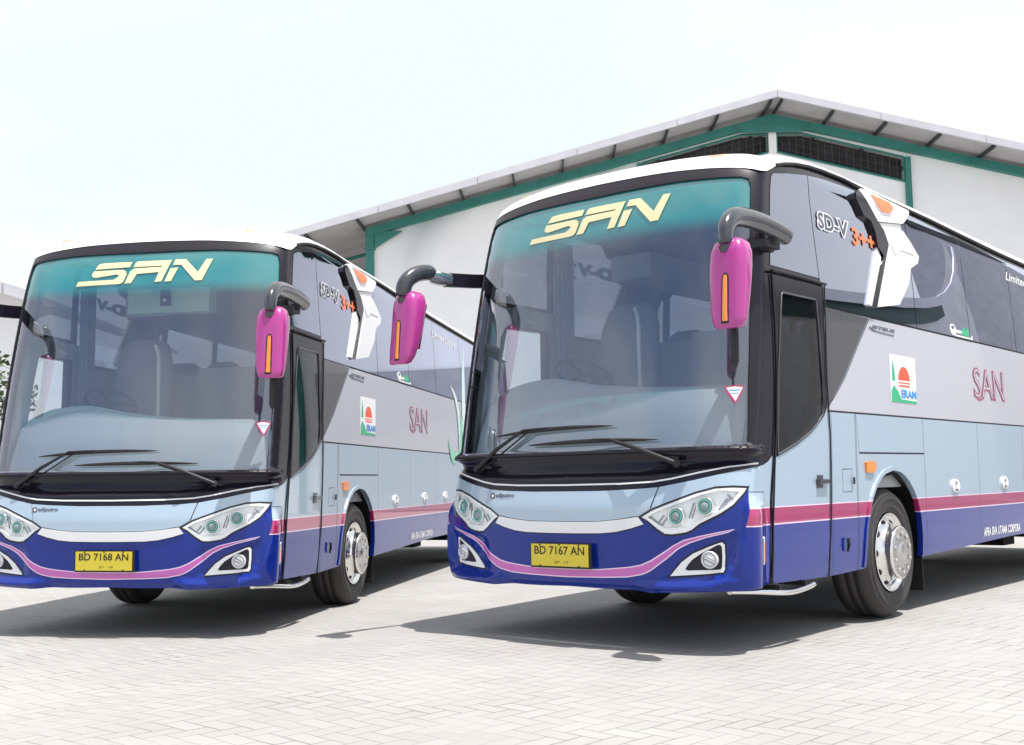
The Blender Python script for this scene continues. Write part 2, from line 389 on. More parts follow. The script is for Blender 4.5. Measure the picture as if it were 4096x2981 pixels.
# ------------------------------------------------------------------ outlines measured on the body, (u, z), door side
UE = 12.8
WS_R = [(0, 3.145), (.35, 3.150), (.70, 3.152), (1.03, 3.140), (1.17, 3.132), (1.222, 3.115), (1.238, 3.06), (1.242, 2.84), (1.247, 2.36), (1.257, 1.66), (1.266, 1.47), (1.270, 1.33), (1.255, 1.302), (1.0, 1.296), (.5, 1.288), (0, 1.285)]
WS = WS_R[:-1]+[(0, 1.285)]+mir(WS_R)[1:-1]
FR_R = [(0, 3.245), (.5, 3.242), (.9, 3.222), (1.15, 3.195), (1.27, 3.165), (1.300, 3.10), (1.300, 2.4), (1.305, 1.5), (1.315, 1.315), (1.300, 1.262), (1.0, 1.262), (.5, 1.262), (0, 1.262)]
FR = FR_R+mir(FR_R)[1:-1]
GT = [(1.435, 3.165), (1.46, 3.195), (1.70, 3.238), (2.189, 3.290), (2.75, 3.318), (3.33, 3.332), (4.35, 3.325), (5.68, 3.285), (7.1, 3.262), (12.4, 3.245)]
def gtop(u): return cub(GT, u)
def pane(u0t, u0b, u1t, u1b, zb):
    n = 10; top = [(u0t+(u1t-u0t)*i/n, gtop(u0t+(u1t-u0t)*i/n)) for i in range(n+1)]
    return [(u0b, zb)]+top+[(u1b, zb)]
PANES = [[(1.448, 2.52)]+[(1.435, 3.165), (1.46, 3.195), (1.70, 3.238), (1.95, 3.267), (2.180, 3.289)]+[(2.284, 2.855), (2.358, 2.52)],
         [(2.196, 3.290)]+[(u, gtop(u)) for u in (2.5, 2.75, 3.1, 3.33, 3.8, 4.345)]+[(4.345, 2.325), (2.43, 2.325), (2.376, 2.50), (2.300, 2.855)],
         pane(4.357, 4.357, 5.685, 5.69, 2.325), pane(5.697, 5.702, 7.09, 7.09, 2.325), pane(7.102, 7.102, 8.72, 8.72, 2.325), pane(8.732, 8.732, 10.5, 10.5, 2.325), pane(10.512, 10.512, 12.4, 12.4, 2.325)]
DOOR = [(1.603, .415), (1.615, .60), (1.622, .80), (1.608, 1.17), (1.598, 1.45), (1.572, 1.80), (1.530, 2.12), (1.468, 2.455), (2.432, 2.462), (2.412, 2.15), (2.402, 1.82), (2.425, 1.58), (2.448, 1.40), (2.455, 1.17), (2.449, .80), (2.418, .402)]
DWIN = [(1.632, 1.246), (1.605, 1.50), (1.588, 1.80), (1.592, 2.05), (1.612, 2.33), (1.635, 2.347), (2.240, 2.350), (2.262, 2.33), (2.300, 2.08), (2.330, 1.813), (2.345, 1.56), (2.338, 1.53), (2.240, 1.465), (2.135, 1.411), (1.917, 1.329), (1.758, 1.282)]
DFRAME = [(1.585, 1.219), (1.716, 1.254), (1.918, 1.312), (2.160, 1.405), (2.372, 1.522), (2.44, 1.60), (2.47, 2.47), (1.40, 2.47)]
TRI = [(2.445, 2.318), (3.345, 2.308), (2.795, 1.826), (2.561, 1.659), (2.47, 1.580), (2.44, 1.62)]
LILAC = [(3.36, 2.312), (UE, 2.325), (UE, 1.556), (2.44, 1.556), (2.561, 1.645), (2.81, 1.818)]
BLACKZ = [(0, 1.027), (.27, 1.027), (.55, 1.036), (.716, 1.047), (.94, 1.087), (1.12, 1.125), (1.306, 1.158), (1.38, 1.164), (1.46, 1.178), (1.52, 1.20), (1.60, 1.26), (1.60, 1.6), (2.44, 1.6), (2.44, 2.312), (UE, 2.312), (UE, 3.6), (0, 3.6)]
PIN = [(0, 1.070), (.431, 1.073), (.673, 1.083), (.802, 1.101), (.98, 1.137), (1.161, 1.170), (1.306, 1.184), (1.40, 1.188)]
BUMP = [(0, .79), (.43, .80), (.60, .85), (.82, .94), (1.10, 1.02), (1.306, 1.046), (1.306, .984), (1.296, .894), (1.276, .79), (UE, .79), (UE, .2), (0, .2)]
HOOD = [(0, 1.024), (.27, 1.024), (.55, 1.033), (.712, 1.042), (.668, .912), (.590, .866), (.449, .844), (.283, .830), (.073, .828), (0, .828)]
CHR = [(0, .824), (.073, .824), (.283, .826), (.449, .840), (.583, .858), (.622, .810), (.534, .784), (.426, .761), (.315, .751), (.107, .748), (0, .748)]
HL = [(.602, .856), (.686, .903), (.817, .951), (.965, 1.004), (1.092, 1.036), (1.20, 1.040), (1.295, 1.034), (1.275, 1.003), (1.209, .926), (1.137, .878), (1.092, .856), (.999, .811), (.952, .775), (.915, .759), (.875, .752), (.817, .745), (.770, .748), (.719, .779), (.652, .831)]
MU = [(0, .512), (.263, .514), (.436, .529), (.52, .538), (.597, .553), (.67, .583), (.744, .628), (.815, .675), (.894, .713), (1.007, .740), (1.117, .762), (1.222, .780)]
ML = [(1.179, .757), (1.043, .726), (.93, .690), (.852, .652), (.771, .587), (.687, .526), (.645, .502), (.601, .486), (.494, .467), (.318, .459), (.026, .453), (0, .453)]
FOGO = [(.797, .482), (.823, .514), (.873, .570), (.951, .626), (1.045, .665), (1.118, .692), (1.140, .697), (1.156, .682), (1.158, .60), (1.154, .527), (1.142, .509), (1.05, .498), (.948, .491)]
FOGI = [(.897, .527), (.915, .555), (.945, .588), (1.007, .629), (1.109, .680), (1.127, .682), (1.138, .666), (1.140, .60), (1.136, .540), (1.126, .525), (1.0, .521), (.911, .518)]
SK = [(0, .385), (.36, .378), (.86, .393), (1.2, .408), (1.5, .413), (2.42, .398), (3.0, .408), (4.2, .430), (5.65, .462), (7.0, .49), (UE, .50)]
def skirt(u): return cub(SK, abs(u))
ARCH = [(3.070, .30), (3.075, .52), (3.095, .68), (3.150, .83), (3.205, .925), (3.297, 1.015), (3.38, 1.068), (3.47, 1.106), (3.62, 1.132), (3.77, 1.118), (3.87, 1.085), (3.96, 1.035), (4.045, .965), (4.116, .880), (4.168, .76), (4.195, .62), (4.208, .30)]
WY = 2.575; RY = 8.62
ARCH2 = [(u+RY-WY, z) for u, z in ARCH]
def rect(a, b, c, d): return [(a, b), (c, b), (c, d), (a, d)]
def line(pts, w):
    P = [Vector(p) for p in pts]; A = []; B = []
    for i, p in enumerate(P):
        t = (P[min(i+1, len(P)-1)]-P[max(i-1, 0)]).normalized(); n = Vector((-t.y, t.x))*w/2; A.append(tuple(p+n)); B.append(tuple(p-n))
    return A+B[::-1]

def bus_things():
    root = empty('coach_bus')
    # ---- painted body shell
    outl = [(u, skirt(u)) for u in [x*.08 for x in range(0, 21)]+[1.7+.15*i for i in range(0, 74)]+[UE]]
    top = [(u, ztop(u)) for u in [x*.06 for x in range(0, 43)]+[2.6+.2*i for i in range(0, 51)]+[UE]]
    right = outl+top[::-1]
    full = outl+top[::-1]+[(-u, z) for u, z in top[1:]]+[(-u, z) for u, z in outl[::-1][:-1]]
    rules = []
    def rule(p, m, both=True):
        rules.append((p, m))
        if both: rules.append((mir(p), m))
    def sym(p): return p+[q for q in mir(p) if q not in p]
    # 0 lblue 1 lilac 2 black 3 blue 4 magenta 5 red 6 pale 7 white 8 seam 9 trim
    rule(LILAC, 1); rule(BLACKZ, 2)
    rule(TRI, 9)
    rule(BUMP, 3)
    rule([(1.298, .908), (UE, .908), (UE, .790), (1.274, .790)], 5)
    rule([(1.299, .9085), (UE, .9085), (UE, .9005), (1.298, .9005)], 6); rule([(1.275, .7985), (UE, .7985), (UE, .7905), (1.274, .7905)], 6)
    rule(line([(3.37, 2.316), (UE, 2.322)], .012), 8); rule(line([(2.45, 1.560), (UE, 1.562)], .014), 8)
    rule(line([(2.449, 1.59), (2.565, 1.652), (2.808, 1.822), (3.365, 2.312)], .010), 8)
    m = MU+ML; rule(m+[], 6)
    mi_ = [(0, .5055), (.263, .5075), (.436, .5225), (.52, .531), (.602, .546), (.676, .577), (.75, .622), (.82, .669), (.896, .706), (1.007, .733), (1.117, .755), (1.20, .773), (1.179, .764), (1.043, .733), (.926, .697), (.847, .659), (.766, .593), (.683, .532), (.641, .508), (.599, .493), (.494, .474), (.318, .466), (.026, .460), (0, .460)]
    rule(mi_, 4)
    rule(line(PIN, .011), 7)
    rule(grow(HL, .011), 8); rule(grow(FOGO, .012), 8)
    rule(line([(1.309, 1.007), (1.495, 1.004), (1.506, .912)], .006), 8)
    rule(line([(.714, 1.047), (.670, .912)], .010), 8); rule(line(CHR[:5], .014), 8); rule(line(CHR[5:], .012), 8)
    rule(line([(1.585, .40), (1.60, .60), (1.606, .80), (1.594, 1.17), (1.585, 1.30)], .034), 2)
    rule(line([(2.425, .39), (2.455, .80), (2.462, 1.17), (2.452, 1.45), (2.43, 1.62), (2.41, 1.9), (2.44, 2.48)], .030), 2)
    for a, b in (((2.512, 1.556), (2.522, .40)), ((2.966, 1.556), (2.950, .40)), ((2.948, 1.556), (2.93, .40)), ((4.335, 1.556), (4.33, 1.266)), ((4.33, 1.266), (4.318, .43)), ((5.70, 1.556), (5.66, .46)), ((7.07, 1.556), (7.01, .49)), ((8.5, 1.556), (8.5, .49)), ((10.6, 1.556), (10.6, .49))):
        rule(line([a, b], .006), 8)
    rule(line([(3.01, 1.264), (4.335, 1.266)], .014), 8); rule(line([(2.975, 1.55), (3.008, 1.264)], .005), 8)
    rule(line([(2.693, 1.145), (2.860, 1.145), (2.848, .982), (2.695, .980), (2.693, 1.145)], .007), 8, False)
    rule(line([(4.60, 2.31), (4.60, 2.31001)], .001), 1) if False else None
    holes = [WS, HL, mir(HL), ARCH, mir(ARCH), ARCH2, mir(ARCH2)]
    inner = [grow(p, -.03) for p in PANES]; holes += inner+[mir(p) for p in inner]+[grow(DWIN, -.004), mir(grow(DWIN, -.004))]
    def pts(x0, x1, y0, y1):
        o = []; k = 0; z = y0+.01
        while z < y1:
            st = .028 if z < 1.34 else .06; u = -1.62+(st/2 if k % 2 else 0)
            while u < 1.62: o.append((u, z)); u += st
            k += 1; z += st*.87
        z = .385
        while z < .80:
            u = .55+(.007 if k % 2 else 0)
            while u < 1.42: o.append((u, z)); o.append((-u, z)); u += .014
            k += 1; z += .0123
        k = 0; z = y0+.05
        while z < y1:
            u = 1.66+(.07 if k % 2 else 0)
            while u < x1: o.append((u, z)); o.append((-u, z)); u += .14 if u < 4.5 else .3
            k += 1; z += .10
        return o
    patch('body', full, 0., .035, [MT[k] for k in ('lblue', 'lilac', 'black', 'blue', 'magenta', 'red', 'pale', 'white', 'seam', 'trim')], root, rules, holes, seg=.04, res=pts)
    # ---- roof
    ring = [(u, ztop(u)) for u in ([-UE]+[-12.4+.3*i for i in range(0, 33)]+[-2.5+.05*i for i in range(0, 101)]+[2.6+.3*i for i in range(0, 33)]+[UE])]
    rows = []
    rows.append([Q(u, z-.022, .013) for u, z in ring])
    for k in range(15):
        t = k/14; v = t**1.8; row = []; g = (1-(1-v)**1.75)**(1/1.75)
        for u, z in ring:
            e = Q(u, z, .013); yt = max(e[1], 2.5); hh = 3.60+.05*sstep(1, 4, e[1])
            row.append((e[0]*(1-v), e[1]+(yt-e[1])*v, e[2]+(hh-e[2])*g))
        rows.append(row)
    mb = MB(); mb.loft(rows, 0, True, cap=False, closed=False)
    e = [Q(u, ztop(u), .012) for u, _ in ring]
    roof = mb.build('roof', MT['white'], root)
    mb = MB()                                               # flat tail wall
    prof = [Q(UE, z) for z in (.5, 1, 1.5, 2, 2.4, 2.8, 3.05, 3.2, 3.29)]+[(x[-1][0]*1., x[-1][1], x[-1][2]) for x in rows[2:]]
    lft = [(-p[0], p[1], p[2]) for p in prof[::-1]]
    mb.add([(p[0], p[1]-.002, p[2]) for p in prof+lft[1:]], [tuple(range(len(prof)+len(lft)-1))]); mb.build('rear_wall', MT['lilac'], root)
    # roof drip rail above the side windows
    for s in (1, -1):
        mb = MB(); us = [1.46, 1.6, 1.85, 2.25, 2.7, 3.2, 3.6, 4.3, 5, 6, 7, 8.5, 10, UE]
        mb.tube([Q(s*u, ztop(u)-.012, .012) for u in us], .013, 6, flat=(1.2, 1)); mb.build('drip_rail', MT['rubber'], root)
    for s in (1, -1):                                       # clearance lamps on the roof brow
        c = None
        for k, row in enumerate(rows):
            pass
        u = s*.985; e = Vector(Q(u, ztop(u), .012)); b = []
        for t in (0.22, .30):
            v = t**1.8; g = (1-(1-v)**1.75)**(1/1.75); b.append(Vector((e.x*(1-v), e.y+(2.5-e.y)*v, e.z+(3.60-e.z)*g)))
        c = b[0]; d = (b[1]-b[0]).normalized(); side = Vector((1, .42*s, 0)).normalized(); nn = side.cross(d).normalized(); nn = nn if nn.z > 0 else -nn
        mb = MB(); mb.lathe([(.001, .010), (.5, .009), (.85, .005), (1, -.004)], c, n=20, basis=(side*.085, d*.032, nn)); mb.build('clearance_lamp', MT['peach'], root)
    # ---- windshield, its frame, side glazing
    w = patch('windshield', WS, -.004, 0, MT['ws'], root, seg=.06, res=.08)
    patch('windshield_frame', FR, .010, .014, MT['frame'], root, holes=[WS], seg=.04, res=.05)
    for s in (1, -1):
        for p in PANES: patch('side_window', p if s > 0 else mir(p), .004, .0, MT['sg'], root, seg=.1, res=.15)
    # visible black edging round the panes (on the body) comes from the body's black zone
    dr = [(rect(1.2, .30, 3, .795), 1), (rect(1.2, .795, 3, .903), 2), (rect(1.2, .7905, 3, .7985), 3), (rect(1.2, .9005, 3, .9085), 3), (DFRAME, 4)]
    for s in (1, -1):
        f_ = (lambda p: p) if s > 0 else mir
        door = patch('door' if s > 0 else 'cab_panel', f_(DOOR), .007, .02, [MT[k] for k in ('lblue', 'blue', 'red', 'pale', 'black')], root, [(f_(p), m_) for p, m_ in dr], [f_(DWIN)], seg=.06, res=.10)
        patch('door_window' if s > 0 else 'cab_window', f_(DWIN), .006, 0, MT['dg' if s > 0 else 'cg'], door, seg=.1, res=.12)
        mb = MB(); loop = DWIN+[DWIN[0]]
        mb.tube([Q(s*u, z, .010) for u, z in loop], .007, 6); mb.build('window_seal', MT['trim'], door)
        if s > 0:
            mb = MB(); mb.tube([Q(u, z, .022) for u, z in [(1.43, 2.474), (1.6, 2.482), (2.0, 2.481), (2.44, 2.478)]], .012, 8, flat=(1.3, .8)); mb.build('door_gutter', MT['rubber'], door)
            mb = MB()
            for a, b, c, d, o in ((2.232, 1.043, 2.415, 1.079, .03), (2.25, 1.013, 2.333, 1.108, .012)):
                q = [Q(*p, .006) for p in ((a, b), (c, b), (c, d), (a, d))]+[Q(*p, .006+o) for p in ((a+.006, b+.004), (c-.006, b+.004), (c-.006, d-.004), (a+.006, d-.004))]
                mb.add(q, [(0, 1, 5, 4), (1, 2, 6, 5), (2, 3, 7, 6), (3, 0, 4, 7), (4, 5, 6, 7)])
            mb.build('door_handle', MT['arm'], door)
    # seam between the corner post and the door: rubber strips
    for s in (1, -1):
        mb = MB()
        mb.tube([Q(s*u, z, .012) for u, z in ((1.588, .42), (1.603, .62), (1.607, .80), (1.596, 1.17), (1.587, 1.45), (1.56, 1.80), (1.518, 2.12), (1.455, 2.455))], .006, 8)
        mb.tube([Q(s*u, z, .012) for u, z in ((2.432, .40), (2.462, .80), (2.469, 1.17), (2.462, 1.40), (2.44, 1.58), (2.417, 1.82), (2.427, 2.15), (2.446, 2.47))], .006, 8)
        mb.build('door_seal', MT['rubber'], root)
    hood = patch('hood', HOOD+mir(HOOD)[1:-1], .005, .01, MT['lblue'], root, seg=.04, res=.05)
    patch('grille_strip', CHR+mir(CHR)[1:-1], .010, .014, MT['satin'], root, seg=.03, res=.03)
    # ---- headlights
    for s in (1, -1):
        f_ = (lambda p: p) if s > 0 else mir
        h = patch('headlight', f_(grow(HL, -.001)), -.032, -.030, MT['lampw'], root, seg=.02, res=.03)
        patch('light_guide', f_(grow(HL, -.004)), -.001, .03, MT['lampw'], h, holes=[f_([(.648, .855), (.70, .885), (.85, .940), (1.0, .996), (1.12, 1.022), (1.245, 1.012), (1.19, .940), (1.12, .893), (1.06, .862), (.975, .823), (.925, .795), (.82, .787), (.775, .785), (.73, .805)])], seg=.02, res=.03)
        for (u, z) in ((.845, .862), (1.035, .925)):
            c = Vector(Q(s*u, z, -.026)); n_ = (Vector(normal(s*u, z))*.55+Vector((0, -1, 0))*.6).normalized(); a = n_.cross(Vector((0, 0, 1))).normalized(); b = a.cross(n_)
            mb = MB(); mb.lathe([(.056, -.01), (.060, .024), (.052, .026), (.043, .004)], c, n=28, basis=(a, b, n_)); pj = mb.build('projector_shroud', MT['chrome'], h)
            mb = MB(); mb.lathe([(.043, .0), (.045, .024), (.036, .028), (.034, .01)], c, n=28, basis=(a, b, n_)); mb.build('halo_ring', MT['teal'], h)
            mb = MB(); mb.lathe([(.034, .008), (.031, .022), (.022, .031), (.010, .036), (.0005, .037)], c, n=24, basis=(a, b, n_)); mb.build('projector_lens', MT['lens'], h)
        for (u0, z0, u1, z1) in ((.70, .80, .755, .868), (.735, .80, .79, .87), (.925, .85, .955, .95), (.945, .85, .975, .955), (1.12, .90, 1.17, .975), (1.145, .905, 1.195, .985), (.66, .86, .74, .80), (1.17, 1.0, 1.22, .96)):
            mb = MB(); mb.tube([Q(s*u0, z0, -.028), Q(s*u1, z1, -.028)], .005, 6); mb.build('reflector_rib', MT['grey'], h)
        patch('lamp_cover', f_(HL), .003, 0, MT['clear'], h, seg=.03, res=.04)
        fg = patch('fog_light', f_(FOGO), .006, .03, MT['whitev'], root, holes=[f_(FOGI)], seg=.02, res=.03)
        patch('lamp_recess', f_(FOGI), -.018, -.022, MT['rubber'], fg, seg=.02, res=.03)
        mb = MB(); lp = [(a, b) for a, b in grow(FOGI, -.012)]; mb.tube([Q(s*a, b, -.008) for a, b in lp+[lp[0]]], .004, 6); mb.build('recess_trim', MT['grey'], fg)
        c = Vector(Q(s*1.060, .588, .006)); n_ = (Vector(normal(s*1.063, .585))*.5+Vector((0, -1, 0))*.6).normalized(); a = n_.cross(Vector((0, 0, 1))).normalized(); b = a.cross(n_)
        mb = MB(); mb.lathe([(.053, -.02), (.056, .012), (.048, .018), (.044, .008)], c, n=28, basis=(a, b, n_)); mb.build('lamp_bezel', MT['satin'], fg)
        mb = MB(); mb.lathe([(.044, .004), (.036, .014), (.02, .02), (.0005, .022)], c, n=24, basis=(a, b, n_)); mb.build('fog_lens', MT['satin'], fg)
        for q in (-.014, .008):
            mb = MB(); mb.tube([c+a*(-.034)+b*(q-.012)+n_*.02, c+a*.03+b*(q+.02)+n_*.022], .004, 6); mb.build('lens_rib', MT['grey'], fg)
        mk = patch('corner_marker', f_([(1.416, .558), (1.432, .548), (1.452, .560), (1.470, .640), (1.466, .708), (1.446, .725), (1.426, .716), (1.424, .64)]), .007, .010, MT['whitev'], root, seg=.02, res=.03)
        patch('marker_lens', f_([(1.428, .566), (1.446, .572), (1.462, .640), (1.458, .69), (1.438, .69), (1.436, .64)]), .012, .006, MT['orange'], mk, seg=.02, res=.03)
        am = [(3.098, 1.196), (3.115, 1.200), (3.255, 1.200), (3.268, 1.19), (3.270, 1.145), (3.24, 1.122), (3.196, 1.115), (3.13, 1.117), (3.10, 1.128)]
        patch('side_indicator', f_(am), .018, .02, MT['orange'], root, seg=.03, res=.04)
        for zc, du in ((0, 0),):
            tr = [(3.03, .42), (3.045, .60), (3.065, .70), (3.12, .85), (3.18, .94), (3.27, 1.035), (3.36, 1.095), (3.46, 1.138), (3.62, 1.165), (3.78, 1.150), (3.89, 1.113), (3.985, 1.058), (4.07, .985), (4.145, .895), (4.20, .77), (4.228, .63), (4.240, .44)]
            inn = [p for p in ARCH]; inn[0] = (3.070, .42); inn[-1] = (4.208, .44)
            patch('arch_flare', f_(tr+inn[::-1]), .011, .025, [MT['lblue'], MT['red'], MT['blue'], MT['pale']], root, [(f_(rect(2.9, .2, 4.4, .795)), 2), (f_(rect(2.9, .795, 4.4, .905)), 1), (f_(rect(2.9, .9005, 4.4, .9085)), 3), (f_(rect(2.9, .7905, 4.4, .7985)), 3)], seg=.05, res=.04)
        for (u, z) in ((5.02, .99), (6.39, 1.0), (7.55, 1.0), (9.9, 1.0), (11.4, 1.0)):     # luggage latches
            el = [(u+.088*math.cos(t*math.pi/10)*(1 if math.sin(t*math.pi/10) < 0 else 1), z+.058*math.sin(t*math.pi/10)) for t in range(20)]
            lt = patch('hatch_latch', f_(el), .016, .016, MT['whitev'], root, seg=.05, res=.05)
            patch('latch_recess', f_([(u-.03, z+.008), (u+.03, z+.008), (u+.02, z+.038), (u-.005, z+.044), (u-.03, z+.03)]), .019, .002, MT['grey'], lt, seg=.05, res=0)
            patch('latch_tongue', f_(rect(u-.045, z-.024, u+.05, z+.006)), .03, .014, MT['white'], lt, seg=.05, res=0)
            patch('latch_slot', f_([(u-.025, z-.028), (u-.02, z-.045), (u+.03, z-.045), (u+.04, z-.028)]), .019, .002, MT['grey'], lt, seg=.05, res=0)
    mb = MB(); mb.tube([Q(2.716, .65, .02), Q(2.718, .60, .024), Q(2.718, .556, .016)], [.014, .012, .008], 8); mb.build('panel_catch', MT['rubber'], root)
    mb = MB(); mb.tube([Q(2.862, 1.085, .014), Q(2.862, 1.035, .014)], .008, 6); mb.build('hatch_catch', MT['rubber'], root)
    # ---- fins on the window line
    for s in (1, -1):
        f_ = (lambda p: p) if s > 0 else mir
        W1 = [(3.439, 3.352), (3.549, 3.368), (4.448, 3.342), (4.424, 3.306), (4.291, 3.227), (4.226, 3.194), (3.645, 3.123), (3.527, 3.198), (3.397, 3.312)]
        NK = [(3.668, 3.118), (4.205, 3.188), (4.211, 3.12), (3.75, 3.045)]
        W2 = [(3.727, 3.052), (4.218, 3.134), (4.37, 3.05), (4.518, 2.951), (4.473, 2.888), (4.29, 2.82), (4.206, 2.679), (3.949, 2.474), (3.5, 2.409), (3.443, 2.415), (3.686, 2.772), (3.821, 2.958)]
        W3 = [(3.609, 2.905), (3.668, 2.84), (3.640, 2.766), (3.385, 2.401), (3.316, 2.413)]
        K1 = [(3.299, 3.295), (3.378, 3.330), (3.430, 3.312), (3.665, 3.125), (3.767, 3.07), (3.836, 2.959), (3.700, 2.773), (3.446, 2.401), (3.372, 2.395), (3.632, 2.766), (3.698, 2.845), (3.6, 2.908), (3.584, 3.018), (3.522, 3.103), (3.387, 3.128), (3.277, 3.249)]
        OL = [(3.626, 3.334), (3.993, 3.333), (4.058, 3.298), (3.938, 3.237), (3.793, 3.222), (3.696, 3.266)]
        fin = patch('window_fin', f_(W1), .034, .034, MT['white'], root, seg=.1, res=.12)
        patch('fin_neck', f_(NK), .020, .02, MT['white'], fin, seg=.1, res=0)
        patch('fin_blade', f_(W2), .030, .03, MT['white'], fin, seg=.1, res=.12)
        patch('fin_facet', f_([(3.90, 3.02), (4.22, 3.06), (4.33, 3.0), (4.39, 2.95), (4.10, 2.95), (3.96, 2.89), (3.90, 2.96)]), .036, .006, MT['white'], fin, seg=.1, res=0)
        patch('fin_crease', f_([(3.80, 2.80), (3.84, 2.83), (3.70, 2.62), (3.56, 2.45), (3.62, 2.56)]), .033, .003, MT['satin'], fin, seg=.1, res=0)
        patch('fin_flange', f_(W3), .024, .024, MT['white'], fin, seg=.1, res=0)
        patch('fin_edge', f_(K1), .038, .038, MT['black'], fin, seg=.1, res=.1)
        patch('fin_lamp', f_(OL), .042, .007, MT['orangev'], fin, seg=.1, res=0)
        patch('fin_lamp_bezel', f_(grow(OL, .018)), .038, .005, MT['satin'], fin, holes=[f_(OL)], seg=.1, res=0)
    # ---- mirrors
    for s in (1, -1):
        secs = [(1.992, 1.395, -.188, .065, .030), (2.005, 1.392, -.180, .095, .045), (2.05, 1.386, -.165, .108, .058), (2.12, 1.382, -.148, .115, .070), (2.25, 1.376, -.122, .122, .082), (2.38, 1.374, -.102, .125, .092), (2.47, 1.374, -.088, .118, .098), (2.525, 1.376, -.080, .100, .088), (2.55, 1.378, -.076, .075, .066), (2.560, 1.380, -.075, .04, .035)]
        rings = []
        for z, x, y, a, b in secs:
            rings.append([(s*(x+a*math.copysign(abs(math.cos(t))**.62, math.cos(t))), y+b*math.copysign(abs(math.sin(t))**.62, math.sin(t)), z) for t in [2*math.pi*k/36 for k in range(36)]])
        mb = MB(); mb.loft(rings); mr = mb.build('mirror', MT['pink'], root)
        def fy(z):                                            # front face of the housing
            return lerp_tab([(q[0], q[2]-q[4]) for q in secs], z)
        st = []
        for z, wd in ((2.318, .010), (2.30, .017), (2.2, .019), (2.1, .020), (2.035, .021)):
            st.append([(s*(1.386-wd), fy(z)-.001, z), (s*(1.386-wd*.6), fy(z)-.008, z), (s*(1.386+wd*.6), fy(z)-.008, z), (s*(1.386+wd), fy(z)-.001, z), (s*1.386, fy(z)+.01, z)])
        mb = MB(); mb.loft(st, cap=True); mb.build('turn_signal', MT['orange'], mr)
        st = [[(s*(1.386-wd), fy(z)+.0005, z), (s*(1.386-wd*.6), fy(z)-.004, z), (s*(1.386+wd*.6), fy(z)-.004, z), (s*(1.386+wd), fy(z)+.0005, z), (s*1.386, fy(z)+.01, z)] for z, wd in ((2.332, .012), (2.31, .024), (2.2, .026), (2.1, .027), (2.02, .027))]
        mb = MB(); mb.loft(st, cap=True); mb.build('signal_surround', MT['rubber'], mr)
        mb = MB(); mb.add([(s*1.29, -.072, 2.11), (s*1.465, -.072, 2.11), (s*1.465, .014, 2.46), (s*1.29, .014, 2.46), (s*1.29, -.08, 2.11), (s*1.465, -.08, 2.11), (s*1.465, .004, 2.46), (s*1.29, .004, 2.46)], [(0, 1, 2, 3), (7, 6, 5, 4), (0, 4, 5, 1), (3, 2, 6, 7)]); mb.build('mirror_glass', MT['chrome'], mr)
        path = smooth_path([(s*1.378, -.150, 2.47), (s*1.376, -.158, 2.54), (s*1.370, -.13, 2.63), (s*1.360, -.03, 2.70), (s*1.350, .12, 2.732), (s*1.340, .35, 2.742), (s*1.328, .58, 2.735), (s*1.318, .74, 2.722), (s*1.312, .80, 2.712)], 5)
        if s < 0: path = path[:22]
        n = len(path); mb = MB(); mb.tube(path, [.046+.018*min(1, i/(n*.35)) for i in range(n-2)]+[.058, .035], 16, flat=(.85, 1.0)); arm = mb.build('mirror_arm', MT['arm'], mr)
        if s < 0:
            mb = MB(); mb.tube([(-1.352, .10, 2.70), (-1.35, .17, 2.705), (-1.345, .25, 2.70), (-1.34, .33, 2.695)], [.05, .066, .064, .056], 10, flat=(.7, 1)); mb.build('arm_knuckle', MT['chrome'], mr)
            mb = MB(); mb.loft([[(x-.02, y, 2.635+dz), (x+.02, y, 2.635+dz), (x+.02, y, 2.745+dz), (x-.02, y, 2.745+dz)] for x, y, dz in ((-1.345, .28, 0), (-1.30, .55, .015), (-1.20, .80, .03))], 0, False); mb.build('arm_bar', MT['black'], mr); continue
        mb = MB(); mb.tube([Q(s*1.47, 2.64, -.01), (s*1.25, .62, 2.645), (s*1.31, .62, 2.665), (s*1.318, .62, 2.70)], .036, 10); mb.box((s*1.262, .60, 2.635), (.10, .20, .05)); mb.build('arm_bracket', MT['rubber'], mr)
        mb = MB(); mb.tube([(s*1.375, -.09, 2.0), (s*1.375, -.092, 1.90), (s*1.374, -.094, 1.80), (s*1.374, -.094, 1.765)], [.026, .028, .026, .012], 10, flat=(1, .6)); mb.build('kerb_mirror', MT['rubber'], mr)
    # ---- wipers
    def wiper(pv, knee, tip, bl):
        mb = MB(); p0 = Vector(Q(*pv, .0)); 
        arm_pts = [Q(pv[0], pv[1], .055), Q((pv[0]+knee[0])/2, (pv[1]+knee[1])/2, .062), Q(knee[0], knee[1], .052), Q((knee[0]+tip[0])/2, (knee[1]+tip[1])/2, .048), Q(tip[0], tip[1], .040)]
        mb.tube(arm_pts, [.022, .018, .011, .009, .008], 8, flat=(1, .8)); mb.tube([Q(pv[0], pv[1], -.03), Q(pv[0], pv[1], .07)], .026, 10)
        mb.tube([Q(pv[0]+.05, pv[1]-.012, -.02), Q(pv[0]+.05, pv[1]-.012, .05), Q(knee[0]+.03, knee[1]-.02, .045)], .006, 6)
        wp = mb.build('wiper', MT['rubber'], root)
        mb = MB(); n = 12; pts_ = [Q(bl[0][0]+(bl[1][0]-bl[0][0])*i/n, bl[0][1]+(bl[1][1]-bl[0][1])*i/n+.014*math.sin(math.pi*i/n)*bl[2], .030+.008*math.sin(math.pi*i/n)) for i in range(n+1)]
        mb.tube(pts_, [.003+.011*math.sin(math.pi*i/n)**.7 for i in range(n+1)], 6, flat=(.6, 1.2)); mb.build('wiper_blade', MT['rubber'], wp)
    wiper((-.876, 1.190), (-.404, 1.452), (-.183, 1.462), ((-.70, 1.421), (.347, 1.455), 1))
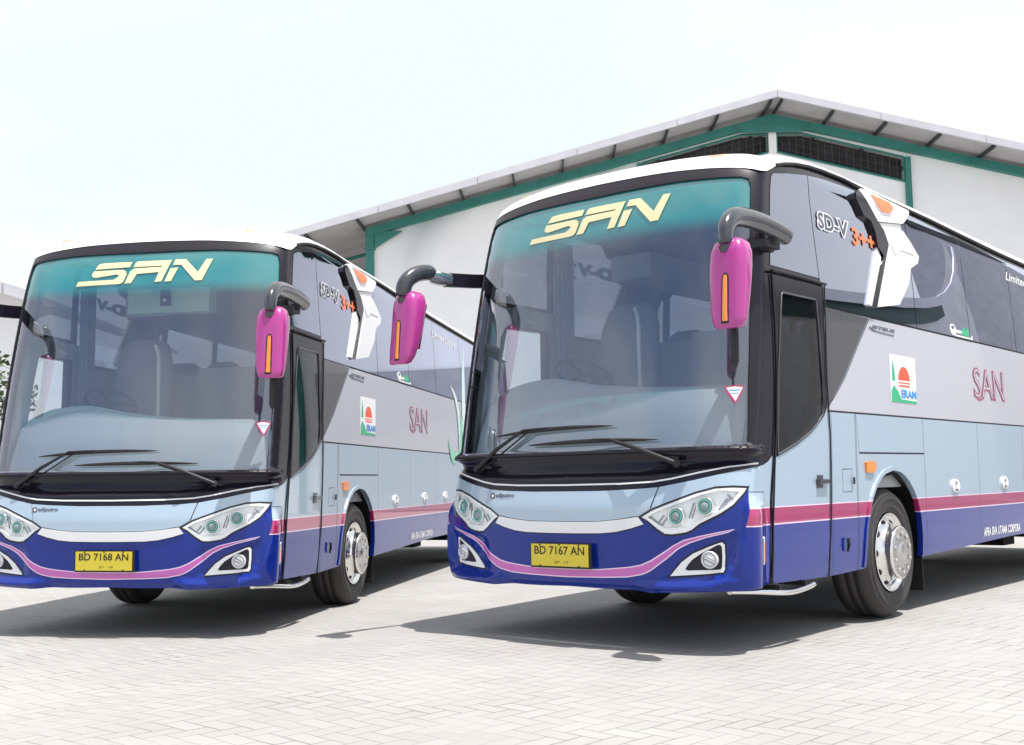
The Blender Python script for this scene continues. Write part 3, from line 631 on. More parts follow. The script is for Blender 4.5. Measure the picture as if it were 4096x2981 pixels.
    wiper((.835, 1.188), (.35, 1.358), (.20, 1.366), ((-.354, 1.345), (.685, 1.350), .6))
    # ---- wheels
    def wheel(cx_, cy, s, name='wheel'):
        cz = .5; o = .11
        w_ = MB(); w_.lathe([(.30, -.02), (.315, .0), (.345, .012), (.352, .016), (.358, .011), (.385, .017), (.402, .018), (.408, .023), (.416, .022), (.420, .016), (.445, .010), (.452, .012), (.458, .004), (.475, -.012), (.492, -.035), (.500, -.06), (.500, -.095), (.490, -.10), (.490, -.112), (.500, -.117), (.500, -.165), (.490, -.17), (.490, -.182), (.500, -.187), (.500, -.24), (.475, -.29), (.40, -.30), (.30, -.29)], (cx_, cy, cz), sgn=s, n=64)
        ty = w_.build(name, MT['tyre'], root)
        r_ = MB(); r_.lathe([(.288, -.06), (.300, .0), (.303, .008), (.297, .012), (.290, .004), (.282, -.020), (.270, -.030), (.256, -.024), (.228, .002), (.212, .020), (.205, .036), (.203, .070), (.205, .082), (.200, .092), (.190, .096)], (cx_, cy, cz), sgn=s, n=64)
        r_.build('rim', MT['chrome'], ty)
        h_ = MB(); h_.lathe([(.191, .096), (.183, .094), (.10, .092), (.076, .094), (.070, .106), (.056, .112), (.0005, .114)], (cx_, cy, cz), sgn=s, n=48)
        h_.build('hub_cap', MT['dull'], ty)
        for k in range(10):
            a = 2*math.pi*(k+.5)/10; c = Vector((cx_+s*.092, cy+.150*math.cos(a), cz+.150*math.sin(a)))
            n_ = MB(); n_.lathe([(.027, .0008), (.020, .0012)], c, sgn=s, n=12, mi=0); n_.lathe([(.016, 0), (.016, .012), (.011, .018), (.0005, .020)], c, sgn=s, n=6, mi=1, smooth=False); n_.build('wheel_nut', [MT['seam'], MT['chrome']], ty)
            cc = Vector((cx_, cy, cz)); rad = Vector((0, math.cos(a+.31), math.sin(a+.31))); tn = Vector((0, -rad.z, rad.y)); ax = (Vector((s, 0, 0))*.73+rad*.68).normalized(); dn = ax.cross(tn).normalized()
            v_ = MB(); p = cc+rad*.242+Vector((s*(-.011), 0, 0)); v_.lathe([(.0005, .005), (.6, .005), (1, .004), (1.0, -.01)], p, n=16, basis=(tn*.027, dn*.016, ax)); v_.build('vent_hole', MT['seam'], ty)
        return ty
    for s in (1, -1):
        wheel(s*1.207, WY, s); wheel(s*1.20, RY, s)
        for wy in (WY, RY):
            mb = MB(); rings = []
            for r, x in ((.575, 1.232), (.60, 1.22), (.60, .70), (.0005, .69)):
                rings.append([(s*x, wy+.03+r*math.cos(a), max(.42, .52+r*math.sin(a)) if r > .1 else .60) for a in [-.17+3.48*k/24 for k in range(25)]])
            mb.loft(rings, 0, True, cap=False, closed=False); mb.build('wheel_well', MT['dark'], root)
        mb = MB(); mb.box((s*1.06, WY+.66, .40), (.30, .012, .50)); mb.build('mud_flap', MT['dark'], root); mb = MB(); mb.box((s*1.06, RY+.66, .38), (.30, .012, .46)); mb.build('mud_flap', MT['dark'], root)
        if s > 0:
            mb = MB(); mb.tube(smooth_path([(1.10, .22, .385), (1.19, .42, .372), (1.245, .62, .352), (1.255, .80, .345), (1.25, 1.02, .358), (1.245, 1.10, .368)], 4), .022, 10, flat=(1.3, .9)); mb.build('step_bar', MT['chrome'], root)
            mb = MB(); mb.box((1.15, .62, .385), (.20, .03, .03)); mb.build('step_bracket', MT['dark'], root); mb = MB(); mb.box((1.15, 1.0, .385), (.20, .03, .03)); mb.build('step_bracket', MT['dark'], root)
    # ---- underbody
    mb = MB(); mb.box((0, 6.6, .62), (1.16, 10.2, .30)); mb.box((0, .9, .60), (2.1, 1.5, .28)); mb.box((0, 5.6, .58), (2.36, 3.6, .20)); mb.box((.3, WY, .42), (1.9, .14, .16)); mb.box((0, RY, .42), (1.9, .2, .2)); mb.box((-.2, 1.3, .40), (.8, .5, .12)); mb.box((0.0, 7.4, .40), (1.3, .4, .22))
    mb.box((0, 1.05, .44), (2.30, 1.75, .06)); mb.box((0, 5.9, .50), (2.40, 4.3, .05)); mb.box((0, 10.2, .54), (2.40, 2.2, .05)); mb.build('chassis_shade_plates', MT['dark'], root)  # low flat plates added to block light and deepen the shade underneath
    # ---- cabin
    inn = [grow(p, .01) for p in PANES]
    lin = [(u, max(1.0, skirt(u)+.2)) for u in [x*.15 for x in range(0, 12)]+[1.8+.5*i for i in range(0, 22)]+[UE]]
    tp = [(u, ztop(u)-.03) for u in [x*.15 for x in range(0, 12)]+[1.8+.5*i for i in range(0, 22)]+[UE]]
    fl = lin+tp[::-1]+[(-u, z) for u, z in tp[1:]]+[(-u, z) for u, z in lin[::-1][:-1]]
    patch('cabin_lining', fl, -.075, 0, MT['lining'], root, holes=[grow(WS, .02), grow(DWIN, .01), mir(grow(DWIN, .01))]+inn+[mir(p) for p in inn], seg=.15, res=.25)
    mb = MB(); mb.box((0, 6.2, 1.12), (2.34, 11.0, .06)); mb.build('cabin_floor', MT['floor'], root)
    mb = MB(); mb.box((0, 6.6, 3.20), (2.16, 10.2, .04)); mb.box((-.86, 6.9, 2.98), (.42, 9.4, .22)); mb.box((.86, 6.9, 2.98), (.42, 9.4, .22)); mb.build('cabin_ceiling', MT['lining'], root)
    mb = MB()
    def dtop(x): return cub([(-1.16, 1.78), (-.95, 1.85), (-.60, 1.875), (-.16, 1.80), (.4, 1.745), (1.16, 1.725)], x)
    rows_ = []
    for (y, zf) in ((.20, 1.25), (.30, 1.50), (.40, 1.69), (.43, 1.695), (.50, 't-.03'), (.60, 't'), (.80, 't-.01'), (1.0, 't-.06'), (1.02, 1.2)):
        rows_.append([(x, y+.16*(abs(x)/1.16)**3, (zf if not isinstance(zf, str) else dtop(x)+float(zf[1:] or 0))) for x in [-1.14+2.28*i/24 for i in range(25)]])
    mb.loft(rows_, 0, True, cap=False, closed=False); mb.build('dashboard', MT['dash'], root)
    c = Vector((-.62, 1.10, 1.93)); ax = Vector((0, .45, .9)).normalized(); a = Vector((1, 0, 0)); b = ax.cross(a)
    mb = MB(); mb.tube([c+(a*math.cos(t)+b*math.sin(t))*.23 for t in [2*math.pi*k/32 for k in range(33)]], .016, 8)
    for t in (.3, 2.84, 4.71): mb.tube([c, c+(a*math.cos(t)+b*math.sin(t))*.23], .014, 6)
    mb.tube([c-ax*.3, c], .03, 8); mb.build('steering_wheel', MT['rubber'], root)
    def seatmesh(name, x, y, z0, w=.46, h=.78, m='seat', par=root):
        rings = []
        for k, (zz, ww, dd, yo) in enumerate(((0, .9, .9, 0), (.04, 1, 1, 0), (.5*h, 1, 1, .05), (.8*h, .92, .9, .10), (.95*h, .75, .8, .13), (h, .5, .5, .14))):
            rings.append([(x+ww*w/2*math.copysign(abs(math.cos(t))**.5, math.cos(t)), y+yo+dd*.07*math.copysign(abs(math.sin(t))**.5, math.sin(t)), z0+.42+zz) for t in [2*math.pi*j/20 for j in range(20)]])
        mb = MB(); mb.loft(rings)
        rings = [[(x+q*w/2*math.copysign(abs(math.cos(t))**.5, math.cos(t)), y-.22+q*.25*math.copysign(abs(math.sin(t))**.5, math.sin(t)), z0+zz) for t in [2*math.pi*j/20 for j in range(20)]] for zz, q in ((.30, .9), (.34, 1), (.44, 1), (.47, .85))]
        mb.loft(rings); mb.box((x, y-.2, z0+.15), (w*.5, .3, .3)); return mb.build(name, MT[m], par)
    seatmesh('driver_seat', -.72, 1.85, 1.20, .60, .98)
    seatmesh('guide_seat', .72, 1.75, 1.05, .5, .72)
    for y in (3.1, 4.0, 4.9, 5.8):
        for x in (-.92, -.46, .46, .92): seatmesh('passenger_seat', x, y, 1.30)
    mb = MB(); mb.tube(smooth_path([(-.38, 1.55, 1.55), (-.38, 1.55, 2.2), (-.39, 1.56, 2.40), (-.44, 1.60, 2.50)], 5), .018, 8); mb.tube(smooth_path([(.85, 1.5, 1.2), (.85, 1.5, 2.1), (.85, 1.6, 2.3)], 4), .016, 8)
    mb.build('grab_rail', MT['steel'], root)
    mb = MB(); mb.box((.10, 2.35, 1.75), (.9, .03, 1.2)); mb.box((-.75, 2.45, 1.75), (.8, .03, 1.1)); mb.build('cabin_partition', MT['lining'], root)
    for s in (-1,):                                          # gathered curtain behind the driver's quarter light
        mb = MB(); rr = []
        for z in (1.5, 2.0, 2.5, 3.12):
            rr.append([(s*(1.08+.02*math.sin(k*1.9)), 1.36+.020*k+(.02*math.sin(z*5)), z) for k in range(14)])
        mb.loft(rr, cap=False, closed=False); mb.build('cab_curtain', MT['grey'], root)
    mb = MB(); mb.lathe([(.09, .0), (.10, .02), (.095, .06), (.07, .065), (.0005, .05)], (-1.15, .93, 2.43), axis='X', sgn=1, n=24); mb.tube([(-1.14, .98, 2.43), (-1.08, 1.04, 2.40), (-1.04, 1.06, 2.38)], .02, 8); mb.build('cab_fan', MT['grey'], root)
    # ---- writing and marks
    S1 = [(-.080, 3.067), (-.094, 3.021), (-.433, 3.015), (-.418, 3.048), (-.400, 3.064), (-.329, 3.069)]
    S2 = [(-.448, 3.0), (-.181, 3.001), (-.145, 2.996), (-.125, 2.980), (-.117, 2.955), (-.136, 2.895), (-.155, 2.879), (-.19, 2.874), (-.602, 2.873), (-.586, 2.914), (-.236, 2.914), (-.197, 2.936), (-.190, 2.952), (-.216, 2.961), (-.411, 2.941), (-.442, 2.946), (-.460, 2.965)]
    A1 = [(.290, 3.071), (.218, 2.883), (.155, 2.879), (.184, 2.966), (-.020, 2.957), (-.062, 2.878), (-.124, 2.876), (-.084, 2.985), (-.050, 3.007), (.201, 3.012), (.215, 3.022), (-.062, 3.020), (-.047, 3.058), (-.028, 3.069)]
    N0 = [(.357, 3.001), (.305, 2.883), (.246, 2.879), (.286, 2.996)]
    N1 = [(.306, 3.026), (.322, 3.074), (.417, 3.074), (.537, 2.957), (.602, 3.073), (.659, 3.072), (.578, 2.884), (.517, 2.882), (.381, 3.025)]
    for p in (S1, S2, A1, N0, N1): patch('windshield_letter', p, .004, .003, MT['cream'], w, seg=.05, res=.05)
    patch('inspection_sticker', [(1.100, 1.686), (1.165, 1.695), (1.230, 1.686), (1.222, 1.655), (1.180, 1.572), (1.172, 1.572), (1.108, 1.655)], .002, 0, [MT['red'], MT['whitev'], MT['sky']], w, [([(1.113, 1.677), (1.165, 1.684), (1.218, 1.677), (1.176, 1.588)], 1), (rect(1.130, 1.655, 1.202, 1.664), 2), (rect(1.142, 1.636, 1.194, 1.643), 2)], seg=.05, res=0)
    bw = {'b': 0}
    def dec(name, text, box, m1, m2=None, bold=.0, b2=.06, shear=0, off=.012, slant=0, b1=0.):
        if m2:
            o, fr = lettering(name, text, box, MT[m1], root, off+.002, bold=b1, shear=shear, slant=slant)
            lettering(name+'_outline', text, box, MT[m2], root, off, bold=b2, shear=shear, slant=slant, frame=fr)
        else: lettering(name, text, box, MT[m1], root, off, bold=b1, shear=shear, slant=slant)
    dec('series_lettering', 'SD-V', (2.40, 2.905, 3.09, 3.03), 'greyv', 'whitev', b1=.024, b2=.085)
    dec('series_lettering', '3++', (3.17, 2.865, 3.60, 3.01), 'orangev', b1=.03)
    dec('series_lettering', 'SD-V', (-3.62, 2.92, -2.88, 3.02), 'greyv', 'whitev', b1=.024, b2=.085)
    dec('series_lettering', '3++', (-2.85, 2.86, -2.45, 3.01), 'orangev', b1=.03)
    dec('builder_lettering', 'JETBUS', (3.36, 2.225, 3.86, 2.262), 'greyv', b1=.04, shear=.25, slant=.0, off=.004)
    patch('builder_underline', [(3.33, 2.232), (3.42, 2.212), (3.83, 2.206), (3.83, 2.213), (3.45, 2.220), (3.345, 2.245)], .004, .003, MT['greyv'], root, seg=.2, res=0)
    dec('owner_lettering', 'SAN', (5.70, 1.80, 6.55, 2.06), 'lilac', 'red', b1=-.020, b2=.026, off=.003)
    patch('owner_lettering_foot', [(5.74, 1.79), (5.80, 1.765), (5.88, 1.77), (5.92, 1.80), (5.85, 1.785), (5.78, 1.785)], .003, .002, MT['red'], root, seg=.2, res=0)
    dec('skirt_lettering', 'AFRA SIVA UTAMA CORPORA', (5.75, .518, 6.85, .598), 'whitev', b1=.03, off=.003)
    dec('window_lettering', 'Limited Luxury', (7.02, 3.03, 8.5, 3.15), 'whitev', b1=.01, shear=.35, off=.008)
    dec('maker_lettering', 'adiputro', (-.640, .978, -.452, 1.018), 'greyv', b1=.03, off=.008)
    patch('maker_emblem', [(-.672+.026*math.cos(t*.524), .999+.022*math.sin(t*.524)) for t in range(12)], .008, .004, [MT['greyv'], MT['whitev']], root, [([(-.670+.011*math.cos(t*.524+.4), .999+.009*math.sin(t*.524+.4)) for t in range(12)], 1)], seg=.05, res=0)
    def rel(x, y): return (3.675+.545*x+.02*y, 1.674+.382*y)
    lg = patch('side_emblem', [rel(0, 0), rel(1, 0), rel(1, 1), rel(0, 1)], .003, .002, [MT['whitev'], MT['leafg'], MT['sunr'], MT['leafl'], MT['white']], root,
        [([rel(.10, .93), rel(.055, .45), rel(.19, .43), rel(.17, .70)], 1), ([rel(.02, .0), rel(.02, .22), rel(.12, .36), rel(.28, .24), rel(.40, .07), rel(1, .055), rel(1, 0)], 1),
         ([rel(.53+.23*math.cos(t*.21), .47+.30*math.sin(t*.21)) for t in range(0, 16)], 2), (rel and [rel(.30, .40), rel(.76, .40), rel(.76, .435), rel(.30, .435)], 2), ([rel(.32, .33), rel(.75, .33), rel(.75, .375), rel(.32, .375)], 2)], seg=.2, res=0)
    lettering('emblem_letters', 'ERAM', (3.675+.545*.40, 1.712, 3.675+.545*.99, 1.780), MT['sky'], lg, .0055, bold=.04)
    u0, z0 = 5.15, 2.335                                     # small emblem low on the window
    patch('window_emblem', [(u0+.09+.075*math.cos(t*.524), z0+.052+.052*math.sin(t*.524)) for t in range(12)], .008, .003, MT['whitev'], root, holes=[[(u0+.09+.045*math.cos(t*.524), z0+.070+.020*math.sin(t*.524)) for t in range(12)]], seg=.1, res=0)
    patch('window_emblem_bar', [(u0+.10, z0+.03), (u0+.32, z0+.03), (u0+.32, z0+.055), (u0+.10, z0+.055)], .009, .003, MT['whitev'], root, seg=.2, res=0)
    patch('window_emblem_leaf', [(u0+.30, z0+.02), (u0+.52, z0+.015), (u0+.50, z0+.095), (u0+.42, z0+.07), (u0+.38, z0+.09), (u0+.34, z0+.085)], .0095, .003, MT['leafg'], root, seg=.2, res=0)
    patch('window_emblem_foot', [(u0+.12, z0-.004), (u0+.60, z0-.004), (u0+.60, z0+.03), (u0+.57, z0+.03), (u0+.57, z0+.010), (u0+.12, z0+.010)], .009, .003, MT['whitev'], root, seg=.2, res=0)
    def leaf(a, b, bend, wd):
        A = Vector(a); B = Vector(b); d = B-A; n = Vector((-d.y, d.x)); L = []; Rr = []
        for i in range(11):
            t = i/10; c = A+d*t+n*bend*math.sin(math.pi*t*.9); w__ = wd*math.sin(math.pi*min(1, .08+.92*t))**.8*(1-t*.3)
            L.append(tuple(c+n.normalized()*w__)); Rr.append(tuple(c-n.normalized()*w__))
        return L+Rr[::-1]
    for (a, b, bd, wd, m) in (((8.45, 1.62), (7.85, 2.45), -.28, .08, 'leafw'), ((8.75, 1.6), (9.05, 3.10), .06, .13, 'leafw'), ((8.5, 1.60), (8.75, 2.12), .1, .10, 'leafp'), ((8.45, 1.60), (7.75, 1.84), .3, .09, 'leafp'), ((9.1, 1.6), (9.9, 2.7), -.1, .12, 'leafw'), ((9.3, 1.6), (9.8, 2.1), -.2, .14, 'leafp'), ((8.45, .52), (8.75, .86), .1, .2, 'leafl')):
        patch('leaf_graphic', leaf(a, b, bd, wd), .009, .002, MT[m], root, seg=.15, res=.2)
    return root, w
root1, _w = bus_things()
def plate(root, number, sub, dz=0.):
    p = MB(); y = -.085
    p.box((0, y+.012, .5985+dz), (.502, .02, .166)); fr_ = p.build('license_plate', MT['ink'], root)
    p = MB(); p.box((-.004, y-.002, .602+dz), (.474, .008, .146)); p.build('plate_face', MT['yellow'], fr_)
    for txt, bx, bo in ((number, (-.212, .606, .205, .662), .012), (sub, (-.04, .547, .075, .563), .0)):
        vs, fs = glyphs(txt, bold=bo); fr = (min(v[0] for v in vs), min(v[1] for v in vs), max(v[0] for v in vs), max(v[1] for v in vs))
        P = [(bx[0]+(a-fr[0])/(fr[2]-fr[0])*(bx[2]-bx[0]), y-.0075, bx[1]+dz+(b-fr[1])/(fr[3]-fr[1])*(bx[3]-bx[1])) for a, b in vs]
        me = bpy.data.meshes.new('plate_number'); me.from_pydata(P, [], fs); me.materials.append(MT['ink']); me.update(); link(bpy.data.objects.new('plate_number', me), fr_)
    p = MB()
    for x, z in ((-.165, .671), (.16, .671), (-.165, .530), (.16, .530), (0, .672)): p.lathe([(.008, 0), (.006, .004), (.0005, .005)], (x, y-.005, z+dz), axis='Y', sgn=-1, n=10)
    p.build('plate_bolts', MT['ink'], fr_)
def copy_tree(o, parent=None):
    c = o.copy(); COL.objects.link(c); c.parent = parent
    for ch in [x for x in list(bpy.data.objects) if x.parent == o]: copy_tree(ch, c)
    return c
root2 = copy_tree(root1)
root1.rotation_euler = (.0014284, -.0041685, -.6998968); root1.location = (.4760973, 8.0104708, 0)
root2.rotation_euler = (-.0014281, .0041691, -.1770249); root2.location = (-3.0629021, 9.3185509, -.0767932)
plate(root1, 'BD 7167 AN', '07 · 17'); plate(root2, 'BD 7168 AN', '07 · 18')
GRP = 'coaches parked side by side'
tag(root1, 'blue and silver coach with plate BD 7167 AN, nearer to the camera', 'bus', GRP)
tag(root2, 'blue and silver coach with plate BD 7168 AN and pale box behind its windshield', 'bus', GRP)
mb = MB(); mb.box((-.04, 1.1, 2.83), (.78, .16, .22)); cn = mb.build('overhead_console', MT['console'], root2)
mb = MB(); mb.box((-.06, 1.01, 2.85), (.09, .03, .14)); mb.build('cabin_camera', MT['rubber'], cn)
mb = MB(); mb.lathe([(.016, 0), (.012, .02), (.0005, .022)], (-.06, .994, 2.83), axis='Y', sgn=-1, n=12); mb.build('camera_eye', MT['steel'], cn)
for r_ in (root1, root2):
    for c in children(r_):
        if c.name.startswith('roof'): c['label'] = 'glossy white roof with orange clearance lamps'

# ------------------------------------------------------------------ paved yard
def ground_material():
    m = bpy.data.materials.new('paver_blocks'); m.use_nodes = True; n, l = m.node_tree.nodes, m.node_tree.links; b = n['Principled BSDF']
    def mt(op, a, b_=None, c=None, cl=False):
        k = n.new('ShaderNodeMath'); k.operation = op; k.use_clamp = cl
        for i, v in enumerate((a, b_, c)):
            if v is None: continue
            if isinstance(v, (int, float)): k.inputs[i].default_value = v
            else: l.new(v, k.inputs[i])
        return k.outputs[0]
    t = n.new('ShaderNodeTexCoord'); mp_ = n.new('ShaderNodeMapping'); mp_.inputs['Rotation'].default_value = (0, 0, R(45)); mp_.inputs['Scale'].default_value = (1/.11,)*3
    l.new(t.outputs['Object'], mp_.inputs[0])
    wb = n.new('ShaderNodeTexNoise'); wb.inputs['Scale'].default_value = 2.2; wb.inputs['Detail'].default_value = 2; l.new(t.outputs['Object'], wb.inputs['Vector'])
    wv = n.new('ShaderNodeVectorMath'); wv.operation = 'MULTIPLY_ADD'; l.new(wb.outputs['Color'], wv.inputs[0]); wv.inputs[1].default_value = (.35, .35, 0); l.new(mp_.outputs[0], wv.inputs[2])
    s = n.new('ShaderNodeSeparateXYZ'); l.new(wv.outputs[0], s.inputs[0]); X, Y = s.outputs[0], s.outputs[1]
    i = mt('FLOOR', X); j = mt('FLOOR', Y); fx = mt('FRACT', X); fy_ = mt('FRACT', Y)
    k = mt('FLOORED_MODULO', mt('SUBTRACT', i, j), 4.0)
    def eq(v): return mt('COMPARE', k, v, .1)
    dl = mt('MULTIPLY_ADD', eq(1.0), 9.0, fx); dr_ = mt('MULTIPLY_ADD', eq(0.0), 9.0, mt('SUBTRACT', 1.0, fx))
    db = mt('MULTIPLY_ADD', eq(2.0), 9.0, fy_); dt = mt('MULTIPLY_ADD', eq(3.0), 9.0, mt('SUBTRACT', 1.0, fy_))
    dx = mt('MINIMUM', dl, dr_); dy = mt('MINIMUM', db, dt); d = mt('MINIMUM', dx, dy)
    cid = n.new('ShaderNodeCombineXYZ'); l.new(mt('SUBTRACT', i, eq(1.0)), cid.inputs[0]); l.new(mt('SUBTRACT', j, eq(2.0)), cid.inputs[1])
    wnz = n.new('ShaderNodeTexWhiteNoise'); l.new(cid.outputs[0], wnz.inputs[0])
    big = n.new('ShaderNodeTexNoise'); big.inputs['Scale'].default_value = .55; big.inputs['Detail'].default_value = 5; l.new(t.outputs['Object'], big.inputs['Vector'])
    jv = n.new('ShaderNodeTexNoise'); jv.inputs['Scale'].default_value = 1.6; jv.inputs['Detail'].default_value = 3; l.new(t.outputs['Object'], jv.inputs['Vector'])
    fine = n.new('ShaderNodeTexNoise'); fine.inputs['Scale'].default_value = 90; fine.inputs['Detail'].default_value = 3; l.new(t.outputs['Object'], fine.inputs['Vector'])
    wid = n.new('ShaderNodeMapRange'); l.new(jv.outputs[0], wid.inputs[0]); wid.inputs['From Min'].default_value = .3; wid.inputs['From Max'].default_value = .7; wid.inputs['To Min'].default_value = .032; wid.inputs['To Max'].default_value = .085
    jm = mt('SUBTRACT', 1.0, mt('DIVIDE', d, wid.outputs[0], None, True), None, True)
    st = n.new('ShaderNodeMapRange'); l.new(jv.outputs[0], st.inputs[0]); st.inputs['From Min'].default_value = .3; st.inputs['From Max'].default_value = .7; st.inputs['To Min'].default_value = .35; st.inputs['To Max'].default_value = 1.0
    jm = mt('MULTIPLY', jm, st.outputs[0])
    val = mt('ADD', mt('ADD', mt('MULTIPLY', wnz.outputs[0], .07), .895), mt('ADD', mt('MULTIPLY', mt('SUBTRACT', big.outputs[0], .5), .34), mt('MULTIPLY', mt('SUBTRACT', fine.outputs[0], .5), .14)))
    c0 = n.new('ShaderNodeMixRGB'); c0.blend_type = 'MULTIPLY'; c0.inputs[0].default_value = 1; c0.inputs[1].default_value = (.345, .336, .327, 1); l.new(val, c0.inputs[2])
    c1 = n.new('ShaderNodeMixRGB'); l.new(mt('MULTIPLY', jm, .9), c1.inputs[0]); l.new(c0.outputs[0], c1.inputs[1]); c1.inputs[2].default_value = (.085, .075, .07, 1)
    l.new(c1.outputs[0], b.inputs['Base Color']); b.inputs['Roughness'].default_value = .85
    bu = n.new('ShaderNodeBump'); bu.inputs['Strength'].default_value = .5; bu.inputs['Distance'].default_value = .004
    hgt = mt('ADD', mt('SUBTRACT', 1.0, jm), mt('MULTIPLY', fine.outputs[0], .25)); l.new(hgt, bu.inputs['Height']); l.new(bu.outputs[0], b.inputs['Normal'])
    return m
def gz(x, y):
    dx, dy = .42, .907; t = -((x+.75)*dy-(y-8.9)*dx)
    return -.0767932*sstep(-.7, .7, t)*1.0
xs = [-400, -120, -50, -25, -14]+[-10+.35*i for i in range(60)]+[14, 25, 50, 120, 400]; ys = [-200, -60, -20, -5, 0, 3]+[4+.5*i for i in range(50)]+[32, 45, 80, 200, 600]
vs = [(x, y, gz(x, y)) for y in ys for x in xs]; nx = len(xs)
mb = MB(); mb.add(vs, [(j*nx+i, j*nx+i+1, (j+1)*nx+i+1, (j+1)*nx+i) for j in range(len(ys)-1) for i in range(nx-1)], smooth=True)
tag(mb.build('ground', ground_material()), kind='structure')

# ------------------------------------------------------------------ gabled workshop behind the coaches
WALL = pm('white_wall', (.93, .925, .93), rough=.8, var=.02, bump=.1, bscale=8); SHEET = pm('roof_sheet', (.42, .42, .45), rough=.5, metal=.3, var=.08); FASC = pm('fascia_metal', (.62, .61, .66), rough=.5, var=.07)
GREEN = pm('green_steel', (.030, .205, .17), rough=.5, var=.15, bump=.1, bscale=5); PURL = pm('purlin_steel', (.05, .05, .06), rough=.6); DARKR = pm('vent_shade_panel', (.035, .033, .036), rough=.9, var=.35); SOFF = pm('soffit_sheet', (.48, .46, .47), rough=.6, var=.1)
PSI = .055; S0_, D0_ = 6.8, 36.3
def place(o_loc, rot): pass
def rz(s): return 12.80-.2645*abs(s-6.81)
wr = empty('workshop_building', (math.cos(PSI)*S0_+math.sin(PSI)*D0_, -math.sin(PSI)*S0_+math.cos(PSI)*D0_, 0), (0, 0, -PSI))
def L(s, d, z): return (s-S0_, d-D0_, z)
SL, SR = -8.5, 22.1
mb = MB()                                                    # roof: two folded sheets with ribs
for a, b in ((SL, 6.81), (6.81, SR)):
    mb.add([L(a, 35.03, rz(a)-.03), L(b, 35.03, rz(b)-.03), L(b, 75, rz(b)-.03), L(a, 75, rz(a)-.03), L(a, 35.03, rz(a)-.16), L(b, 35.03, rz(b)-.16), L(b, 75, rz(b)-.16), L(a, 75, rz(a)-.16)], [(0, 1, 2, 3), (7, 6, 5, 4), (0, 4, 5, 1), (3, 2, 6, 7), (0, 3, 7, 4), (1, 5, 6, 2)])
mb.build('roof', SOFF, wr)
mb = MB()
for a, b in ((SL, 6.81), (6.81, SR)):
    n = 5 if a < 0 else 5
    for k in range(n):
        s0 = a+(b-a)*k/n+.008; s1 = a+(b-a)*(k+1)/n-.008; dz = random.uniform(-.008, .008)
        mb.add([L(s0, 34.97, rz(s0)+dz), L(s1, 34.97, rz(s1)+dz), L(s1, 34.97, rz(s1)-.22+dz), L(s0, 34.97, rz(s0)-.22+dz), L(s0, 35.06, rz(s0)+dz), L(s1, 35.06, rz(s1)+dz), L(s1, 35.06, rz(s1)-.22+dz), L(s0, 35.06, rz(s0)-.22+dz)], [(0, 3, 2, 1), (4, 5, 6, 7), (0, 1, 5, 4), (3, 7, 6, 2), (0, 4, 7, 3), (1, 2, 6, 5)])
mb.build('fascia', FASC, wr)
for s in (-7.75, -6.13, -4.54, -2.93, -1.30, .25, 1.87, 3.47, 5.02, 6.65, 6.97, 8.5, 10.06, 11.65, 13.22, 14.8, 16.4, 18.0, 19.6):
    mb = MB(); z = rz(s)-.22; mb.box(L(s, 37.2, z), (.05, 4.2, .13)); mb.build('purlin', PURL, wr)
def beam(name, p, q, h, w, d, mat, par=wr):
    """sloping member in the gable plane: top edge from p to q (s, z), height h"""
    mb = MB(); vs = []
    for dd in (d, d+w):
        for (s, z) in (p, q): vs += [L(s, dd, z), L(s, dd, z-h)]
    mb.add(vs, [(0, 1, 3, 2), (4, 6, 7, 5), (0, 2, 6, 4), (1, 5, 7, 3), (0, 4, 5, 1), (2, 3, 7, 6)]); return mb.build(name, mat, par)
def gb(s): return 12.44-.2565*abs(s-6.86)
beam('rafter', (-6.05, gb(-6.05)), (6.86, gb(6.86)), .27, .22, 36.25, GREEN); beam('rafter', (6.86, gb(6.86)), (19.8, gb(19.8)), .27, .22, 36.25, GREEN)
mb = MB(); mb.add([L(5.88, 36.243, gb(5.88)-.28), L(7.84, 36.243, gb(7.84)-.28), L(7.84, 36.243, 11.84), L(5.88, 36.243, 11.84), L(6.86, 36.243, gb(6.86)-.28)], [(0, 3, 2, 1, 4)]); mb.build('ridge_gusset', GREEN, wr)
for s in (-4.9, -2.6, .75, 3.9, 5.7, 8.0, 12.9):
    mb = MB(); mb.box(L(s, 36.235, gb(s)-.15), (.05, .02, .27)); mb.build('rafter_cleat', PURL if False else GREEN, wr)
VL = [(2.79, 10.22), (2.79, 11.03), (5.88, 11.83), (6.72, 11.84), (6.72, 11.26)]; VR = [(7.00, 11.26), (7.00, 11.84), (7.80, 11.83), (10.91, 10.97), (10.91, 10.20)]
wallp = [(-5.8, 0), (-5.8, gb(-5.8)-.1), (6.86, gb(6.86)-.1), (19.5, gb(19.5)-.1), (19.5, 0)]
patch('gable_wall', wallp, 36.45, .0, WALL, wr, holes=[VL, VR], seg=2, res=0, flat=lambda s, z, o: L(s, o, z))
